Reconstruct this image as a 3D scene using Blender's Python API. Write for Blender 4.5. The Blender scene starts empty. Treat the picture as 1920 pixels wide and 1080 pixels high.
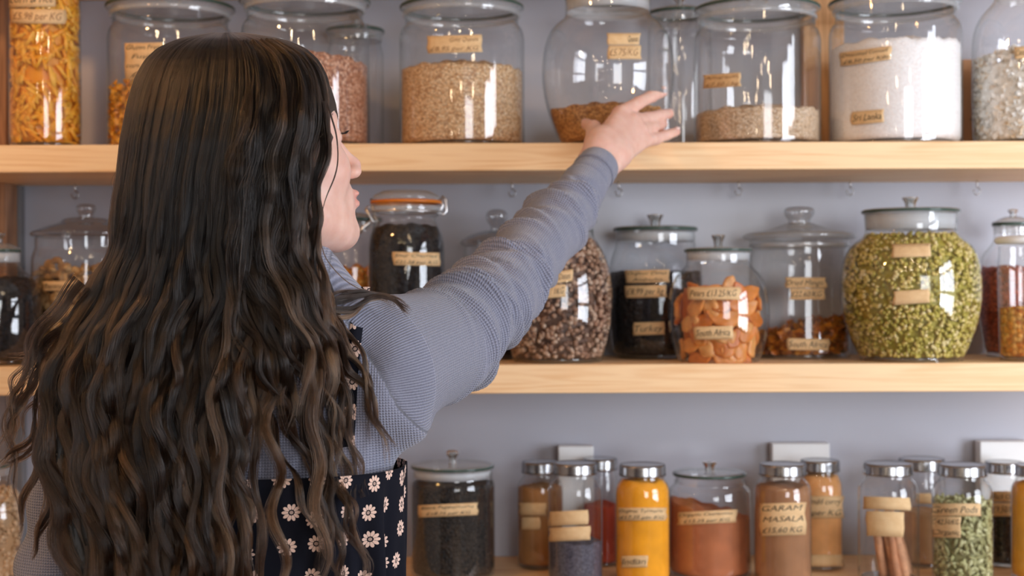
import bpy, math, random
import numpy as np
from mathutils import Vector, Matrix

random.seed(7)
RNG = np.random.default_rng(7)
SC = bpy.context.scene
COL = SC.collection

# ------------------------------------------------------------------ camera, exposure, light
F = 2667.0                       # focal length in pixels of the 1920 px wide frame (50 mm on 36 mm)
CAMZ = 1.35
ROLL = 0.0042
c_, s_ = math.cos(ROLL), math.sin(ROLL)
RIGHT = Vector((c_, 0, -s_)); UP = Vector((s_, 0, c_))
cam_data = bpy.data.cameras.new('camera')
cam = bpy.data.objects.new('camera', cam_data)
COL.objects.link(cam)
cam_data.lens = 50.0; cam_data.sensor_width = 36.0
cam_data.clip_start = 0.05; cam_data.clip_end = 50
m = Matrix.Identity(4)
for i in range(3):
    m[i][0] = RIGHT[i]; m[i][1] = UP[i]; m[i][2] = (0, -1, 0)[i]
m[0][3], m[1][3], m[2][3] = 0, 0, CAMZ
cam.matrix_world = m
cam_data.dof.use_dof = True
cam_data.dof.focus_distance = 1.60
cam_data.dof.aperture_fstop = 5.0
SC.camera = cam
SC.view_settings.view_transform = 'Standard'
SC.view_settings.look = 'None'
SC.view_settings.exposure = 0.0
SC.view_settings.gamma = 1.0
SC.view_settings.use_curve_mapping = False
try:
    SC.cycles.transparent_max_bounces = 24
    SC.cycles.max_bounces = 10
    SC.cycles.sample_clamp_indirect = 4.0
    SC.cycles_curves.shape = 'RIBBONS'
except Exception:
    pass

world = bpy.data.worlds.new('world'); SC.world = world
world.use_nodes = True
world.node_tree.nodes['Background'].inputs[0].default_value = (0.75, 0.85, 1.0, 1)
world.node_tree.nodes['Background'].inputs[1].default_value = 0.6

def area(name, loc, target, sx, sy, power, color):
    l = bpy.data.lights.new(name, 'AREA'); l.shape = 'RECTANGLE'; l.size = sx; l.size_y = sy
    l.energy = power; l.color = color
    o = bpy.data.objects.new(name, l); COL.objects.link(o)
    o.location = loc
    o.rotation_euler = (Vector(target) - Vector(loc)).to_track_quat('-Z', 'Y').to_euler()
    return o
# daylight through the window in the right wall, and an added soft fill light behind the camera
for wy, ww, wp in ((1.36, 0.14, 6), (1.08, 0.30, 13), (0.62, 0.42, 18), (0.28, 0.10, 4)):     # panes between the mullions
    for wz, wh, wf in ((0.98, .42, .42), (1.52, .48, .44), (1.95, .24, .22)):
        area('daylight_side_window', (1.98, wy, wz), (0.6, wy + 1.3, wz - .07), ww, wh, wp * wf * 0.98, (0.85, 0.90, 1.0))
area('front_fill_light', (1.35, -3.1, 1.6), (0.95, 2.0, 1.2), 1.4, 1.6, 54, (0.92, 0.95, 1.0))
def bulb(x, y, z, p, r=0.022, col=(1.0, 0.74, 0.46)):
    l = bpy.data.lights.new('ceiling_bulb_light', 'POINT'); l.energy = p; l.color = col; l.shadow_soft_size = r
    o = bpy.data.objects.new('ceiling_bulb_light', l); COL.objects.link(o); o.location = (x, y, z)
for bx_, by_, bz_ in ((-1.05, 0.1, 2.4), (-0.62, -0.5, 2.45), (-0.2, -1.1, 2.4), (0.5, -0.2, 2.5), (1.1, -1.0, 2.4), (-1.3, -1.2, 2.4), (0.2, 0.5, 2.5)):
    bulb(bx_, by_, bz_, 2.0); bulb(bx_ + .12, by_ + .1, bz_ - .25, 1.5)
for q_ in range(18):       # small warm bulbs of a string of lights behind the camera
    bulb(-1.3 + q_ * .155 + .05 * math.sin(q_ * 2.1), -1.3 + .5 * math.sin(q_ * 1.7), 1.62 + .33 * math.sin(q_ * 1.3) + .015 * q_, .42, .014, (1.0, .82, .6))
bulb(-1.2, 1.3, 2.25, 22.0, 0.05, (1.0, 0.50, 0.18))      # warm lamp above the left end of the shelves

def P(px, py, d):
    """world point seen at photograph pixel (px, py) at distance d along the view"""
    return Vector((0, d, CAMZ)) + RIGHT * ((px - 960) * d / F) + UP * ((540 - py) * d / F)

# ------------------------------------------------------------------ node helpers
def new_mat(name):
    mt = bpy.data.materials.new(name); mt.use_nodes = True
    nt = mt.node_tree; nt.nodes.clear()
    out = nt.nodes.new('ShaderNodeOutputMaterial')
    return mt, nt, out
class N:
    def __init__(s, nt): s.nt = nt
    def add(s, t, ins=None, **props):
        n = s.nt.nodes.new(t)
        for k, v in props.items(): setattr(n, k, v)
        for k, v in (ins or {}).items():
            i = n.inputs[k]
            if hasattr(v, 'is_output') or isinstance(v, bpy.types.NodeSocket): s.nt.links.new(v, i)
            else: i.default_value = v
        return n
    def m(s, op, a, b=0.0, c=0.0):
        n = s.nt.nodes.new('ShaderNodeMath'); n.operation = op
        for k, v in enumerate((a, b, c)):
            if isinstance(v, bpy.types.NodeSocket): s.nt.links.new(v, n.inputs[k])
            else: n.inputs[k].default_value = v
        return n.outputs[0]
    def ramp(s, fac, stops, interp='LINEAR'):
        n = s.nt.nodes.new('ShaderNodeValToRGB'); s.nt.links.new(fac, n.inputs[0])
        n.color_ramp.interpolation = interp
        e = n.color_ramp.elements
        while len(e) > 1: e.remove(e[0])
        e[0].position = stops[0][0]; e[0].color = (*stops[0][1], 1)
        for p, c in stops[1:]:
            k = e.new(p); k.color = (*c, 1)
        return n.outputs[0]
    def mix(s, fac, a, b, blend='MIX'):
        n = s.nt.nodes.new('ShaderNodeMix'); n.data_type = 'RGBA'; n.blend_type = blend
        for k, v in ((0, fac), (6, a), (7, b)):
            if isinstance(v, bpy.types.NodeSocket): s.nt.links.new(v, n.inputs[k])
            else: n.inputs[k].default_value = v if k == 0 else (*v, 1)
        return n.outputs[2]
    def bump(s, h, strength=0.3, dist=0.002):
        n = s.nt.nodes.new('ShaderNodeBump'); n.inputs['Strength'].default_value = strength
        n.inputs['Distance'].default_value = dist
        s.nt.links.new(h, n.inputs['Height']); return n.outputs[0]
def srgb(r, g, b):
    f = lambda v: (v / 255 / 12.92) if v / 255 <= 0.04045 else ((v / 255 + 0.055) / 1.055) ** 2.4
    return (f(r), f(g), f(b))
def simple(name, col, rough=0.5, metal=0.0, var=0.0, scale=20.0, bump=0.0, **kw):
    mt, nt, out = new_mat(name); n = N(nt)
    b = n.add('ShaderNodeBsdfPrincipled', {'Roughness': rough, 'Metallic': metal})
    for k, v in kw.items(): b.inputs[k.replace('_', ' ')].default_value = v
    tc = n.add('ShaderNodeTexCoord')
    nz = n.add('ShaderNodeTexNoise', {'Vector': tc.outputs['Object'], 'Scale': scale, 'Detail': 4.0})
    dark = tuple(v * (1 - var) for v in col); lite = tuple(min(1, v * (1 + var)) for v in col)
    c = n.ramp(nz.outputs[0], [(0.3, dark), (0.7, lite)])
    nt.links.new(c, b.inputs['Base Color'])
    if bump: nt.links.new(n.bump(nz.outputs[0], bump, 0.002), b.inputs['Normal'])
    nt.links.new(b.outputs[0], out.inputs[0])
    return mt
def wood(name, light, dark, axis='X', gscale=1.0, rough=0.5):
    mt, nt, out = new_mat(name); n = N(nt)
    tc = n.add('ShaderNodeTexCoord')
    sc = {'X': (1.2, 9, 30), 'Z': (30, 9, 1.2)}[axis]
    mp = n.add('ShaderNodeMapping', {'Vector': tc.outputs['Object'], 'Scale': tuple(v * gscale for v in sc)})
    nz = n.add('ShaderNodeTexNoise', {'Vector': mp.outputs[0], 'Scale': 1.0, 'Detail': 3.0, 'Distortion': 0.6})
    w = n.m('FRACT', n.m('MULTIPLY', nz.outputs[0], 9.0))
    w = n.m('ABSOLUTE', n.m('SUBTRACT', w, 0.5))
    mp2 = n.add('ShaderNodeMapping', {'Vector': tc.outputs['Object'], 'Scale': tuple(v * 9 * gscale for v in sc)})
    fine = n.add('ShaderNodeTexNoise', {'Vector': mp2.outputs[0], 'Scale': 1.0, 'Detail': 4.0})
    k = n.m('ADD', n.m('MULTIPLY', n.m('POWER', w, 2.0), 1.4), n.m('MULTIPLY', fine.outputs[0], 0.55))
    c = n.ramp(k, [(0.15, dark), (0.42, light), (0.9, tuple(min(1, v * 1.08) for v in light))])
    kn = n.add('ShaderNodeTexVoronoi', {'Vector': n.add('ShaderNodeMapping', {'Vector': tc.outputs['Object'], 'Scale': (3.3, 3, 9) if axis == 'X' else (9, 3, 3)}).outputs[0], 'Scale': 1.0})
    kf = n.ramp(kn.outputs['Distance'], [(0.03, (1, 1, 1)), (0.1, (0, 0, 0))])
    c = n.mix(n.m('MULTIPLY', kf, 0.5), c, tuple(v * 0.45 for v in dark))
    b = n.add('ShaderNodeBsdfPrincipled', {'Base Color': c, 'Roughness': rough, 'Normal': n.bump(k, 0.25, 0.0008)})
    nt.links.new(b.outputs[0], out.inputs[0])
    return mt
def glass(name, tint=(0.42, 0.50, 0.46), edge=0.85, gloss=0.07, body=0.985, rough=0.012, milk=0.0):
    """thin walled clear glass: reflects by angle, and darkens where one looks along the wall"""
    mt, nt, out = new_mat(name); n = N(nt)
    lw = n.add('ShaderNodeLayerWeight', {'Blend': 0.5}); f = lw.outputs['Facing']
    f5 = n.m('POWER', f, 4.0)
    fres = n.m('MINIMUM', n.m('ADD', n.m('MULTIPLY', f5, 0.75), gloss), 1.0)
    e = n.m('MULTIPLY', n.m('POWER', f, 5.0), edge)
    c = n.mix(e, (body, body, body), tint)
    tr = n.add('ShaderNodeBsdfTransparent', {'Color': c})
    gl = n.add('ShaderNodeBsdfGlossy', {'Color': (1, 1, 1, 1), 'Roughness': rough})
    mx = n.add('ShaderNodeMixShader', {0: fres, 1: tr.outputs[0], 2: gl.outputs[0]})
    if milk:
        df = n.add('ShaderNodeBsdfDiffuse', {'Color': (.86, .9, .93, 1)})
        mx = n.add('ShaderNodeMixShader', {0: milk, 1: mx.outputs[0], 2: df.outputs[0]})
    nt.links.new(mx.outputs[0], out.inputs[0])
    return mt
def grains(name, cols, scale=260.0, bump=0.8, rough=0.6, dist=0.002, stretch=(1, 1, 1), dark=0.55, spec=0.5):
    mt, nt, out = new_mat(name); n = N(nt)
    tc = n.add('ShaderNodeTexCoord')
    mp = n.add('ShaderNodeMapping', {'Vector': tc.outputs['Object'], 'Scale': stretch})
    v = n.add('ShaderNodeTexVoronoi', {'Vector': mp.outputs[0], 'Scale': scale})
    sep = n.add('ShaderNodeSeparateColor', {0: v.outputs['Color']})
    k = len(cols) - 1
    c = n.ramp(sep.outputs[0], [(i / k, col) for i, col in enumerate(cols)])
    dk = n.ramp(v.outputs['Distance'], [(0.25, (1, 1, 1)), (0.8, (dark, dark * .93, dark * .9))])
    c = n.mix(1.0, c, dk, 'MULTIPLY')
    h = n.m('SUBTRACT', 1.0, v.outputs['Distance'])
    b = n.add('ShaderNodeBsdfPrincipled', {'Base Color': c, 'Roughness': rough, 'Normal': n.bump(h, bump, dist), 'Specular IOR Level': spec})
    nt.links.new(b.outputs[0], out.inputs[0])
    return mt
def chunky(name, cols, rough=0.55, noise=0.25, nscale=150.0, sss=0.0):
    """each grain takes its own colour from the attribute rnd"""
    mt, nt, out = new_mat(name); n = N(nt)
    at = n.add('ShaderNodeAttribute', attribute_name='rnd')
    k = len(cols) - 1
    c = n.ramp(at.outputs['Fac'], [(i / k, col) for i, col in enumerate(cols)])
    tc = n.add('ShaderNodeTexCoord')
    nz = n.add('ShaderNodeTexNoise', {'Vector': tc.outputs['Object'], 'Scale': nscale, 'Detail': 3.0})
    c = n.mix(1.0, c, n.ramp(nz.outputs[0], [(0.3, (1 - noise,) * 3), (0.7, (1, 1, 1))]), 'MULTIPLY')
    b = n.add('ShaderNodeBsdfPrincipled', {'Base Color': c, 'Roughness': rough, 'Normal': n.bump(nz.outputs[0], 0.3, 0.001)})
    if sss: b.inputs['Subsurface Weight'].default_value = sss; b.inputs['Subsurface Scale'].default_value = 0.004
    nt.links.new(b.outputs[0], out.inputs[0])
    return mt

# ------------------------------------------------------------------ object helpers
def link(o, parent=None):
    COL.objects.link(o)
    if parent is not None: o.parent = parent
    return o
def tag(o, label=None, cat=None, group=None, kind=None):
    if label: o['label'] = label
    if cat: o['category'] = cat
    if group: o['group'] = group
    if kind: o['kind'] = kind
    return o
def empty(name, loc, label, cat, group=None):
    o = bpy.data.objects.new(name, None); COL.objects.link(o); o.location = loc
    o.empty_display_size = 0.05
    return tag(o, label, cat, group)
def mesh_obj(name, V, Fc, mt, parent=None, smooth=True, loc=None):
    me = bpy.data.meshes.new(name)
    V = np.asarray(V, dtype=np.float64)
    if isinstance(Fc, np.ndarray):
        nf, k = Fc.shape
        me.vertices.add(len(V)); me.vertices.foreach_set('co', V.astype(np.float32).ravel())
        me.loops.add(nf * k); me.loops.foreach_set('vertex_index', Fc.astype(np.int32).ravel())
        me.polygons.add(nf); me.polygons.foreach_set('loop_start', np.arange(0, nf * k, k, dtype=np.int32))
        me.update(calc_edges=True); me.validate()
    else:
        me.from_pydata([tuple(v) for v in V], [], Fc); me.update()
    if smooth: me.polygons.foreach_set('use_smooth', [True] * len(me.polygons))
    if mt is not None: me.materials.append(mt)
    o = bpy.data.objects.new(name, me)
    link(o, parent)
    if loc is not None: o.location = loc
    return o
def box_geo(x0, x1, y0, y1, z0, z1, bev=0.0):
    import bmesh
    bm = bmesh.new(); bmesh.ops.create_cube(bm, size=1)
    for v in bm.verts:
        v.co = Vector((x0 + (v.co.x + .5) * (x1 - x0), y0 + (v.co.y + .5) * (y1 - y0), z0 + (v.co.z + .5) * (z1 - z0)))
    if bev: bmesh.ops.bevel(bm, geom=bm.edges[:], offset=bev, segments=2, affect='EDGES', profile=0.5)
    bm.verts.ensure_lookup_table()
    V = [tuple(v.co) for v in bm.verts]; Fc = [[v.index for v in f.verts] for f in bm.faces]
    bm.free(); return V, Fc
def box(name, x0, x1, y0, y1, z0, z1, mt, parent=None, bev=0.0, origin=None):
    o = origin or ((x0 + x1) / 2, (y0 + y1) / 2, z0)
    V, Fc = box_geo(x0 - o[0], x1 - o[0], y0 - o[1], y1 - o[1], z0 - o[2], z1 - o[2], bev)
    return mesh_obj(name, V, Fc, mt, parent, smooth=False, loc=o)
def merge(parts):
    V, Fc, k = [], [], 0
    for v, f in parts:
        V += [tuple(x) for x in v]; Fc += [[i + k for i in q] for q in f]; k += len(v)
    return V, Fc
def lathe_geo(prof, seg=72, ribs=0, rib_amp=0.0):
    """prof: (r, z) pairs; poles where r is 0"""
    V, Fc, rings = [], [], []
    for r, z in prof:
        if r < 1e-6: rings.append([len(V)]); V.append((0, 0, z)); continue
        ring = []
        for i in range(seg):
            a = 2 * math.pi * i / seg
            rr = r * (1 + (rib_amp if ribs and i % 2 else 0))
            ring.append(len(V)); V.append((rr * math.cos(a), rr * math.sin(a), z))
        rings.append(ring)
    for a, b in zip(rings, rings[1:]):
        if len(a) == 1 and len(b) == 1: continue
        for i in range(seg):
            j = (i + 1) % seg
            if len(a) == 1: Fc.append([a[0], b[i], b[j]])
            elif len(b) == 1: Fc.append([a[j], a[i], b[0]])
            else: Fc.append([a[j], a[i], b[i], b[j]])
    return V, Fc
def chaikin(pts, it=2):
    for _ in range(it):
        q = [pts[0]]
        for a, b in zip(pts, pts[1:]):
            q.append((a[0] * .75 + b[0] * .25, a[1] * .75 + b[1] * .25))
            q.append((a[0] * .25 + b[0] * .75, a[1] * .25 + b[1] * .75))
        q.append(pts[-1]); pts = q
    return pts
def catmull(pts, n):
    pts = [np.array(p, float) for p in pts]
    p = [2 * pts[0] - pts[1]] + pts + [2 * pts[-1] - pts[-2]]
    out = []
    m_ = len(pts) - 1
    for t in np.linspace(0, m_, n):
        i = min(int(t), m_ - 1); u = t - i
        a, b, c, d = p[i], p[i + 1], p[i + 2], p[i + 3]
        out.append(0.5 * ((2 * b) + (-a + c) * u + (2 * a - 5 * b + 4 * c - d) * u * u + (-a + 3 * b - 3 * c + d) * u ** 3))
    return np.array(out)
def tube_geo(path, rad, sides=6):
    path = np.asarray(path, float); n = len(path)
    rad = np.full(n, rad) if np.isscalar(rad) else np.asarray(rad)
    T = np.gradient(path, axis=0); T /= np.linalg.norm(T, axis=1)[:, None] + 1e-12
    ref = np.array([0, 0, 1.0]) if abs(T[0][2]) < 0.9 else np.array([1.0, 0, 0])
    V, Fc = [], []
    nrm = np.cross(T[0], ref); nrm /= np.linalg.norm(nrm)
    for i in range(n):
        nrm = nrm - T[i] * nrm.dot(T[i]); nrm /= np.linalg.norm(nrm); bi = np.cross(T[i], nrm)
        for k in range(sides):
            a = 2 * math.pi * k / sides
            V.append(path[i] + rad[i] * (nrm * math.cos(a) + bi * math.sin(a)))
    for i in range(n - 1):
        for k in range(sides):
            j = (k + 1) % sides
            Fc.append([i * sides + k, i * sides + j, (i + 1) * sides + j, (i + 1) * sides + k])
    Fc.append(list(range(sides))[::-1]); Fc.append([(n - 1) * sides + k for k in range(sides)])
    return V, Fc

# ------------------------------------------------------------------ implicit surfaces
def axis(*segs):
    out = [segs[0][0]]
    for a, b, st in segs:
        n_ = max(1, int(round((b - a) / st)))
        out += list(np.linspace(a, b, n_ + 1)[1:])
    return np.array(out, dtype=np.float32)
class Field:
    def __init__(s, xs, ys, zs):
        s.ax = [xs, ys, zs]
        s.F = np.full((len(xs), len(ys), len(zs)), 0.2, dtype=np.float32)
    def sub(s, lo, hi, pad):
        sl, co = [], []
        for a, l, h in zip(s.ax, lo, hi):
            i0 = max(0, int(np.searchsorted(a, l - pad)) - 1); i1 = min(len(a), int(np.searchsorted(a, h + pad)) + 1)
            sl.append(slice(i0, i1)); co.append(a[i0:i1])
        return tuple(sl), (co[0][:, None, None], co[1][None, :, None], co[2][None, None, :])
    def smin(s, sl, b, k):
        a = s.F[sl]
        if a.size == 0: return
        h = np.clip(0.5 + 0.5 * (a - b) / k, 0, 1)
        s.F[sl] = a * (1 - h) + b * h - k * h * (1 - h)
    def smax_neg(s, sl, b, k):
        a = s.F[sl]
        h = np.clip(0.5 - 0.5 * (a + b) / k, 0, 1)
        s.F[sl] = a * (1 - h) - b * h + k * h * (1 - h)
    def ell(s, c, r, R=None, k=0.01, neg=False):
        c = np.array(c, float); rm = max(r)
        sl, (X, Y, Z) = s.sub(c - rm, c + rm, 0.03 + k)
        X, Y, Z = X - c[0], Y - c[1], Z - c[2]
        if R is not None:
            A, B, D = (R[0][0] * X + R[1][0] * Y + R[2][0] * Z, R[0][1] * X + R[1][1] * Y + R[2][1] * Z, R[0][2] * X + R[1][2] * Y + R[2][2] * Z)
        else: A, B, D = X, Y, Z
        k0 = np.sqrt((A / r[0]) ** 2 + (B / r[1]) ** 2 + (D / r[2]) ** 2) + 1e-6
        k1 = np.sqrt((A / r[0] ** 2) ** 2 + (B / r[1] ** 2) ** 2 + (D / r[2] ** 2) ** 2) + 1e-6
        d = k0 * (k0 - 1) / k1
        (s.smax_neg if neg else s.smin)(sl, d.astype(np.float32), k)
    def cap(s, p, q, r1, r2, k=0.01, neg=False, disp=None):
        p, q = np.array(p, float), np.array(q, float)
        rm = max(r1, r2)
        sl, (X, Y, Z) = s.sub(np.minimum(p, q) - rm, np.maximum(p, q) + rm, 0.03 + k)
        v = q - p; L2 = v.dot(v) + 1e-12
        t = np.clip(((X - p[0]) * v[0] + (Y - p[1]) * v[1] + (Z - p[2]) * v[2]) / L2, 0, 1)
        d = np.sqrt((X - p[0] - t * v[0]) ** 2 + (Y - p[1] - t * v[1]) ** 2 + (Z - p[2] - t * v[2]) ** 2) - (r1 + (r2 - r1) * t)
        (s.smax_neg if neg else s.smin)(sl, d.astype(np.float32), k)
    def mesh(s):
        Fv = s.F; ins = Fv < 0
        nx, ny, nz = Fv.shape
        cnt = np.zeros((nx - 1, ny - 1, nz - 1), np.uint8)
        for dx in (0, 1):
            for dy in (0, 1):
                for dz in (0, 1):
                    cnt += ins[dx:nx - 1 + dx, dy:ny - 1 + dy, dz:nz - 1 + dz]
        act = (cnt > 0) & (cnt < 8)
        I = np.argwhere(act)
        idx = np.full(act.shape, -1, np.int32); idx[act] = np.arange(len(I))
        acc = np.zeros((len(I), 3)); num = np.zeros(len(I))
        for ax_ in range(3):
            o1, o2 = [a for a in range(3) if a != ax_]
            for u in (0, 1):
                for w in (0, 1):
                    A = I.copy(); A[:, o1] += u; A[:, o2] += w
                    B = A.copy(); B[:, ax_] += 1
                    fa = Fv[A[:, 0], A[:, 1], A[:, 2]]; fb = Fv[B[:, 0], B[:, 1], B[:, 2]]
                    cr = (fa < 0) != (fb < 0)
                    t = np.where(cr, fa / np.where(cr, fa - fb, 1), 0)
                    q = np.zeros((len(I), 3)); q[:, o1] = u; q[:, o2] = w; q[:, ax_] = t
                    acc += q * cr[:, None]; num += cr
        fr = acc / num[:, None]
        V = np.zeros((len(I), 3))
        for a in range(3):
            g = s.ax[a]; V[:, a] = g[I[:, a]] + fr[:, a] * (g[I[:, a] + 1] - g[I[:, a]])
        quads = []
        for ax_ in range(3):
            o1, o2 = [(1, 2), (2, 0), (0, 1)][ax_]
            sa = [slice(None)] * 3; sb = [slice(None)] * 3
            sa[ax_] = slice(0, -1); sb[ax_] = slice(1, None)
            a, b = ins[tuple(sa)], ins[tuple(sb)]
            E = np.argwhere(a != b)
            ok = (E[:, o1] > 0) & (E[:, o2] > 0) & (E[:, o1] < Fv.shape[o1] - 1) & (E[:, o2] < Fv.shape[o2] - 1)
            E = E[ok]
            flip = a[E[:, 0], E[:, 1], E[:, 2]]
            def cell(d1, d2):
                C = E.copy(); C[:, o1] += d1; C[:, o2] += d2
                return idx[C[:, 0], C[:, 1], C[:, 2]]
            q = np.stack([cell(-1, -1), cell(0, -1), cell(0, 0), cell(-1, 0)], 1)
            q[~flip] = q[~flip][:, ::-1]
            quads.append(q)
        return V, np.concatenate(quads)
    def front_y(s, x, z, default):
        """first y (from the camera side) where the solid is met"""
        i = int(np.clip(np.searchsorted(s.ax[0], x), 0, len(s.ax[0]) - 1)); k = int(np.clip(np.searchsorted(s.ax[2], z), 0, len(s.ax[2]) - 1))
        w = np.where(s.F[i, :, k] < 0)[0]
        return float(s.ax[1][w[0]]) if len(w) else default

# ------------------------------------------------------------------ materials
M = {}
M['shelf'] = wood('pine_shelf', srgb(250, 212, 164), srgb(238, 190, 136), 'X', .8)
M['post'] = wood('orange_wood_post', srgb(240, 190, 135), srgb(214, 158, 104), 'Z')
M['darkpost'] = wood('brown_wood_post', srgb(168, 122, 88), srgb(128, 88, 60), 'Z')
M['wall'] = simple('grey_painted_wall', srgb(180, 182, 193), 0.28, var=0.05, scale=2.5, bump=0.06)
M['room'] = simple('pale_room_paint', srgb(165, 162, 160), 0.8, var=0.03, scale=2)
M['floor'] = simple('timber_floor', srgb(140, 110, 82), 0.5, var=0.15, scale=6)
M['greyboard'] = simple('grey_board', srgb(120, 120, 122), 0.5, var=0.06, scale=6)
M['glass'] = glass('jar_glass', tint=(.30, .36, .33), edge=1.0, milk=.006)
M['lidglass'] = glass('lid_glass', tint=(0.16, 0.22, 0.19), edge=0.95, gloss=0.13, body=0.93, milk=.16)
M['greenedge'] = simple('green_glass_edge', (.05, .085, .068), .15)
M['thick'] = glass('thick_glass', tint=(0.22, 0.27, 0.25), edge=0.95, gloss=0.14, body=0.84, rough=0.05)
mt, nt, out = new_mat('solid_glass'); n = N(nt)
g_ = n.add('ShaderNodeBsdfPrincipled', {'Base Color': (0.93, 0.98, 0.95, 1), 'Roughness': 0.02, 'IOR': 1.5, 'Transmission Weight': 1.0})
nt.links.new(g_.outputs[0], out.inputs[0]); M['solid'] = mt
M['frost'] = simple('milky_seal', srgb(205, 208, 212), 0.35, var=0.04, scale=30)
mt, nt, out = new_mat('milky_plastic'); n = N(nt)
tr = n.add('ShaderNodeBsdfTransparent', {'Color': (0.95, 0.96, 0.97, 1)})
pr = n.add('ShaderNodeBsdfPrincipled', {'Base Color': (0.74, 0.76, 0.78, 1), 'Roughness': 0.25})
mx = n.add('ShaderNodeMixShader', {0: 0.55, 1: tr.outputs[0], 2: pr.outputs[0]})
nt.links.new(mx.outputs[0], out.inputs[0]); M['seal'] = mt
M['steel'] = simple('brushed_steel_lid', (0.42, 0.42, 0.43), 0.22, 0.95, var=0.12, scale=60)
M['wire'] = simple('wire_steel', (0.78, 0.78, 0.79), 0.35, 1.0)
M['rubber'] = simple('orange_rubber', srgb(214, 120, 30), 0.4, var=0.05)
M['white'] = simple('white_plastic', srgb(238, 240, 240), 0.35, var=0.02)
M['ink'] = simple('black_marker_ink', (0.012, 0.010, 0.010), 0.6)
M['fadedink'] = simple('faded_marker_ink', srgb(140, 95, 60), 0.7)
mt, nt, out = new_mat('masking_tape'); n = N(nt)
tc = n.add('ShaderNodeTexCoord')
nz = n.add('ShaderNodeTexNoise', {'Vector': tc.outputs['Object'], 'Scale': 90.0, 'Detail': 5.0})
wv = n.add('ShaderNodeTexWave', {'Vector': tc.outputs['Object'], 'Scale': 160.0, 'Distortion': 2.0}, bands_direction='Z')
cc = n.ramp(n.m('ADD', n.m('MULTIPLY', nz.outputs[0], 0.7), n.m('MULTIPLY', wv.outputs[0], 0.3)), [(0.25, srgb(214, 174, 124)), (0.75, srgb(234, 202, 154))])
b = n.add('ShaderNodeBsdfPrincipled', {'Base Color': cc, 'Roughness': 0.75, 'Normal': n.bump(wv.outputs[0], 0.2, 0.0005)})
nt.links.new(b.outputs[0], out.inputs[0]); M['tape'] = mt
S = srgb
M['quinoa'] = grains('golden_quinoa', [S(200, 150, 100), S(238, 200, 152), S(252, 228, 190)], 300)
M['redgrain'] = grains('red_bulgur_grain', [S(150, 85, 55), S(206, 145, 108), S(235, 190, 160)], 260)
M['palegrain'] = grains('pale_beige_grain', [S(198, 160, 120), S(228, 200, 165), S(245, 226, 200)], 340)
M['brownseed'] = grains('golden_brown_seed', [S(150, 95, 40), S(205, 148, 82), S(225, 175, 110)], 300)
M['coconut'] = grains('desiccated_coconut', [S(240, 240, 240), S(250, 250, 250), S(255, 255, 255)], 420, bump=0.15, dark=.92)
M['black'] = grains('black_dried_fruit', [(0.006, 0.006, 0.008), (0.009, 0.008, 0.010), (0.014, 0.012, 0.014)], 110, bump=1.0, rough=0.6, dist=0.006, spec=.2)
M['pepper'] = grains('black_peppercorns', [(0.008, 0.007, 0.006), (0.02, 0.016, 0.013), (0.05, 0.038, 0.028)], 210, bump=1.0, rough=0.6, dist=0.004, spec=.25)
M['poppy'] = grains('blue_poppy_seed', [S(62, 60, 74), S(88, 86, 104), S(112, 108, 122)], 420, bump=0.5)
M['lentil'] = grains('red_brown_lentil', [S(120, 40, 18), S(176, 70, 36), S(205, 100, 60)], 210)
M['corn'] = grains('popping_corn', [S(205, 110, 20), S(240, 160, 50), S(252, 200, 110)], 130, dist=0.005)
def powder(nm, c, var=0.12): return simple(nm, c, 0.9, var=var, scale=28, bump=0.35)
M['turmeric'] = powder('turmeric_powder', S(245, 166, 14), 0.12)
M['cinnamon'] = powder('ground_cinnamon', S(176, 106, 66), 0.15)
M['masala'] = powder('garam_masala', S(158, 112, 76))
M['cumin'] = powder('ground_cumin', S(172, 122, 70))
M['paprika'] = powder('paprika_powder', S(160, 52, 20))
M['peach'] = powder('pale_orange_spice', S(238, 176, 112), 0.15)
M['tan'] = powder('tan_spice_powder', S(190, 150, 110))
M['mustard'] = powder('mustard_powder', S(232, 160, 30))
M['chunkdate'] = chunky('chopped_dates', [S(92, 62, 46), S(150, 110, 84), S(190, 152, 124), S(214, 188, 164)])
M['peas'] = chunky('split_peas', [S(156, 144, 50), S(196, 180, 76), S(220, 198, 112), S(238, 220, 164)], 0.5, 0.12)
M['pasta'] = chunky('yellow_pasta', [S(232, 150, 20), S(246, 178, 46), S(250, 196, 80)], 0.45, 0.1, 60)
M['pear'] = chunky('dried_pear', [S(208, 112, 34), S(232, 146, 62), S(240, 176, 104)], 0.45, 0.3, 45, sss=0.3)
M['mango'] = chunky('dried_mango', [S(150, 78, 18), S(208, 120, 24), S(236, 156, 40)], 0.4, 0.35, 60, sss=0.2)
M['banana'] = chunky('banana_chip', [S(150, 112, 66), S(190, 150, 96), S(214, 176, 120)], 0.6, 0.3, 80)
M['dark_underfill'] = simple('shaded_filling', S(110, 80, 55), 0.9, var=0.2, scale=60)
M['pods'] = chunky('green_cardamom_pods', [S(140, 135, 84), S(184, 182, 124), S(214, 212, 164)], 0.6, 0.2)
M['flakes'] = chunky('coconut_flakes', [S(232, 226, 214), S(248, 246, 240), S(255, 254, 250), S(226, 196, 150)], 0.6, 0.08)
M['bark'] = chunky('cinnamon_bark', [S(196, 134, 92), S(226, 172, 130), S(240, 198, 162)], 0.7, 0.3, 90)
M['chickpea'] = chunky('chickpeas', [S(186, 150, 108), S(214, 180, 138), S(226, 196, 158)], 0.6, 0.15)
M['cork'] = simple('printed_wood_box', S(200, 152, 112), 0.6, var=0.1, scale=12)

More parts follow.
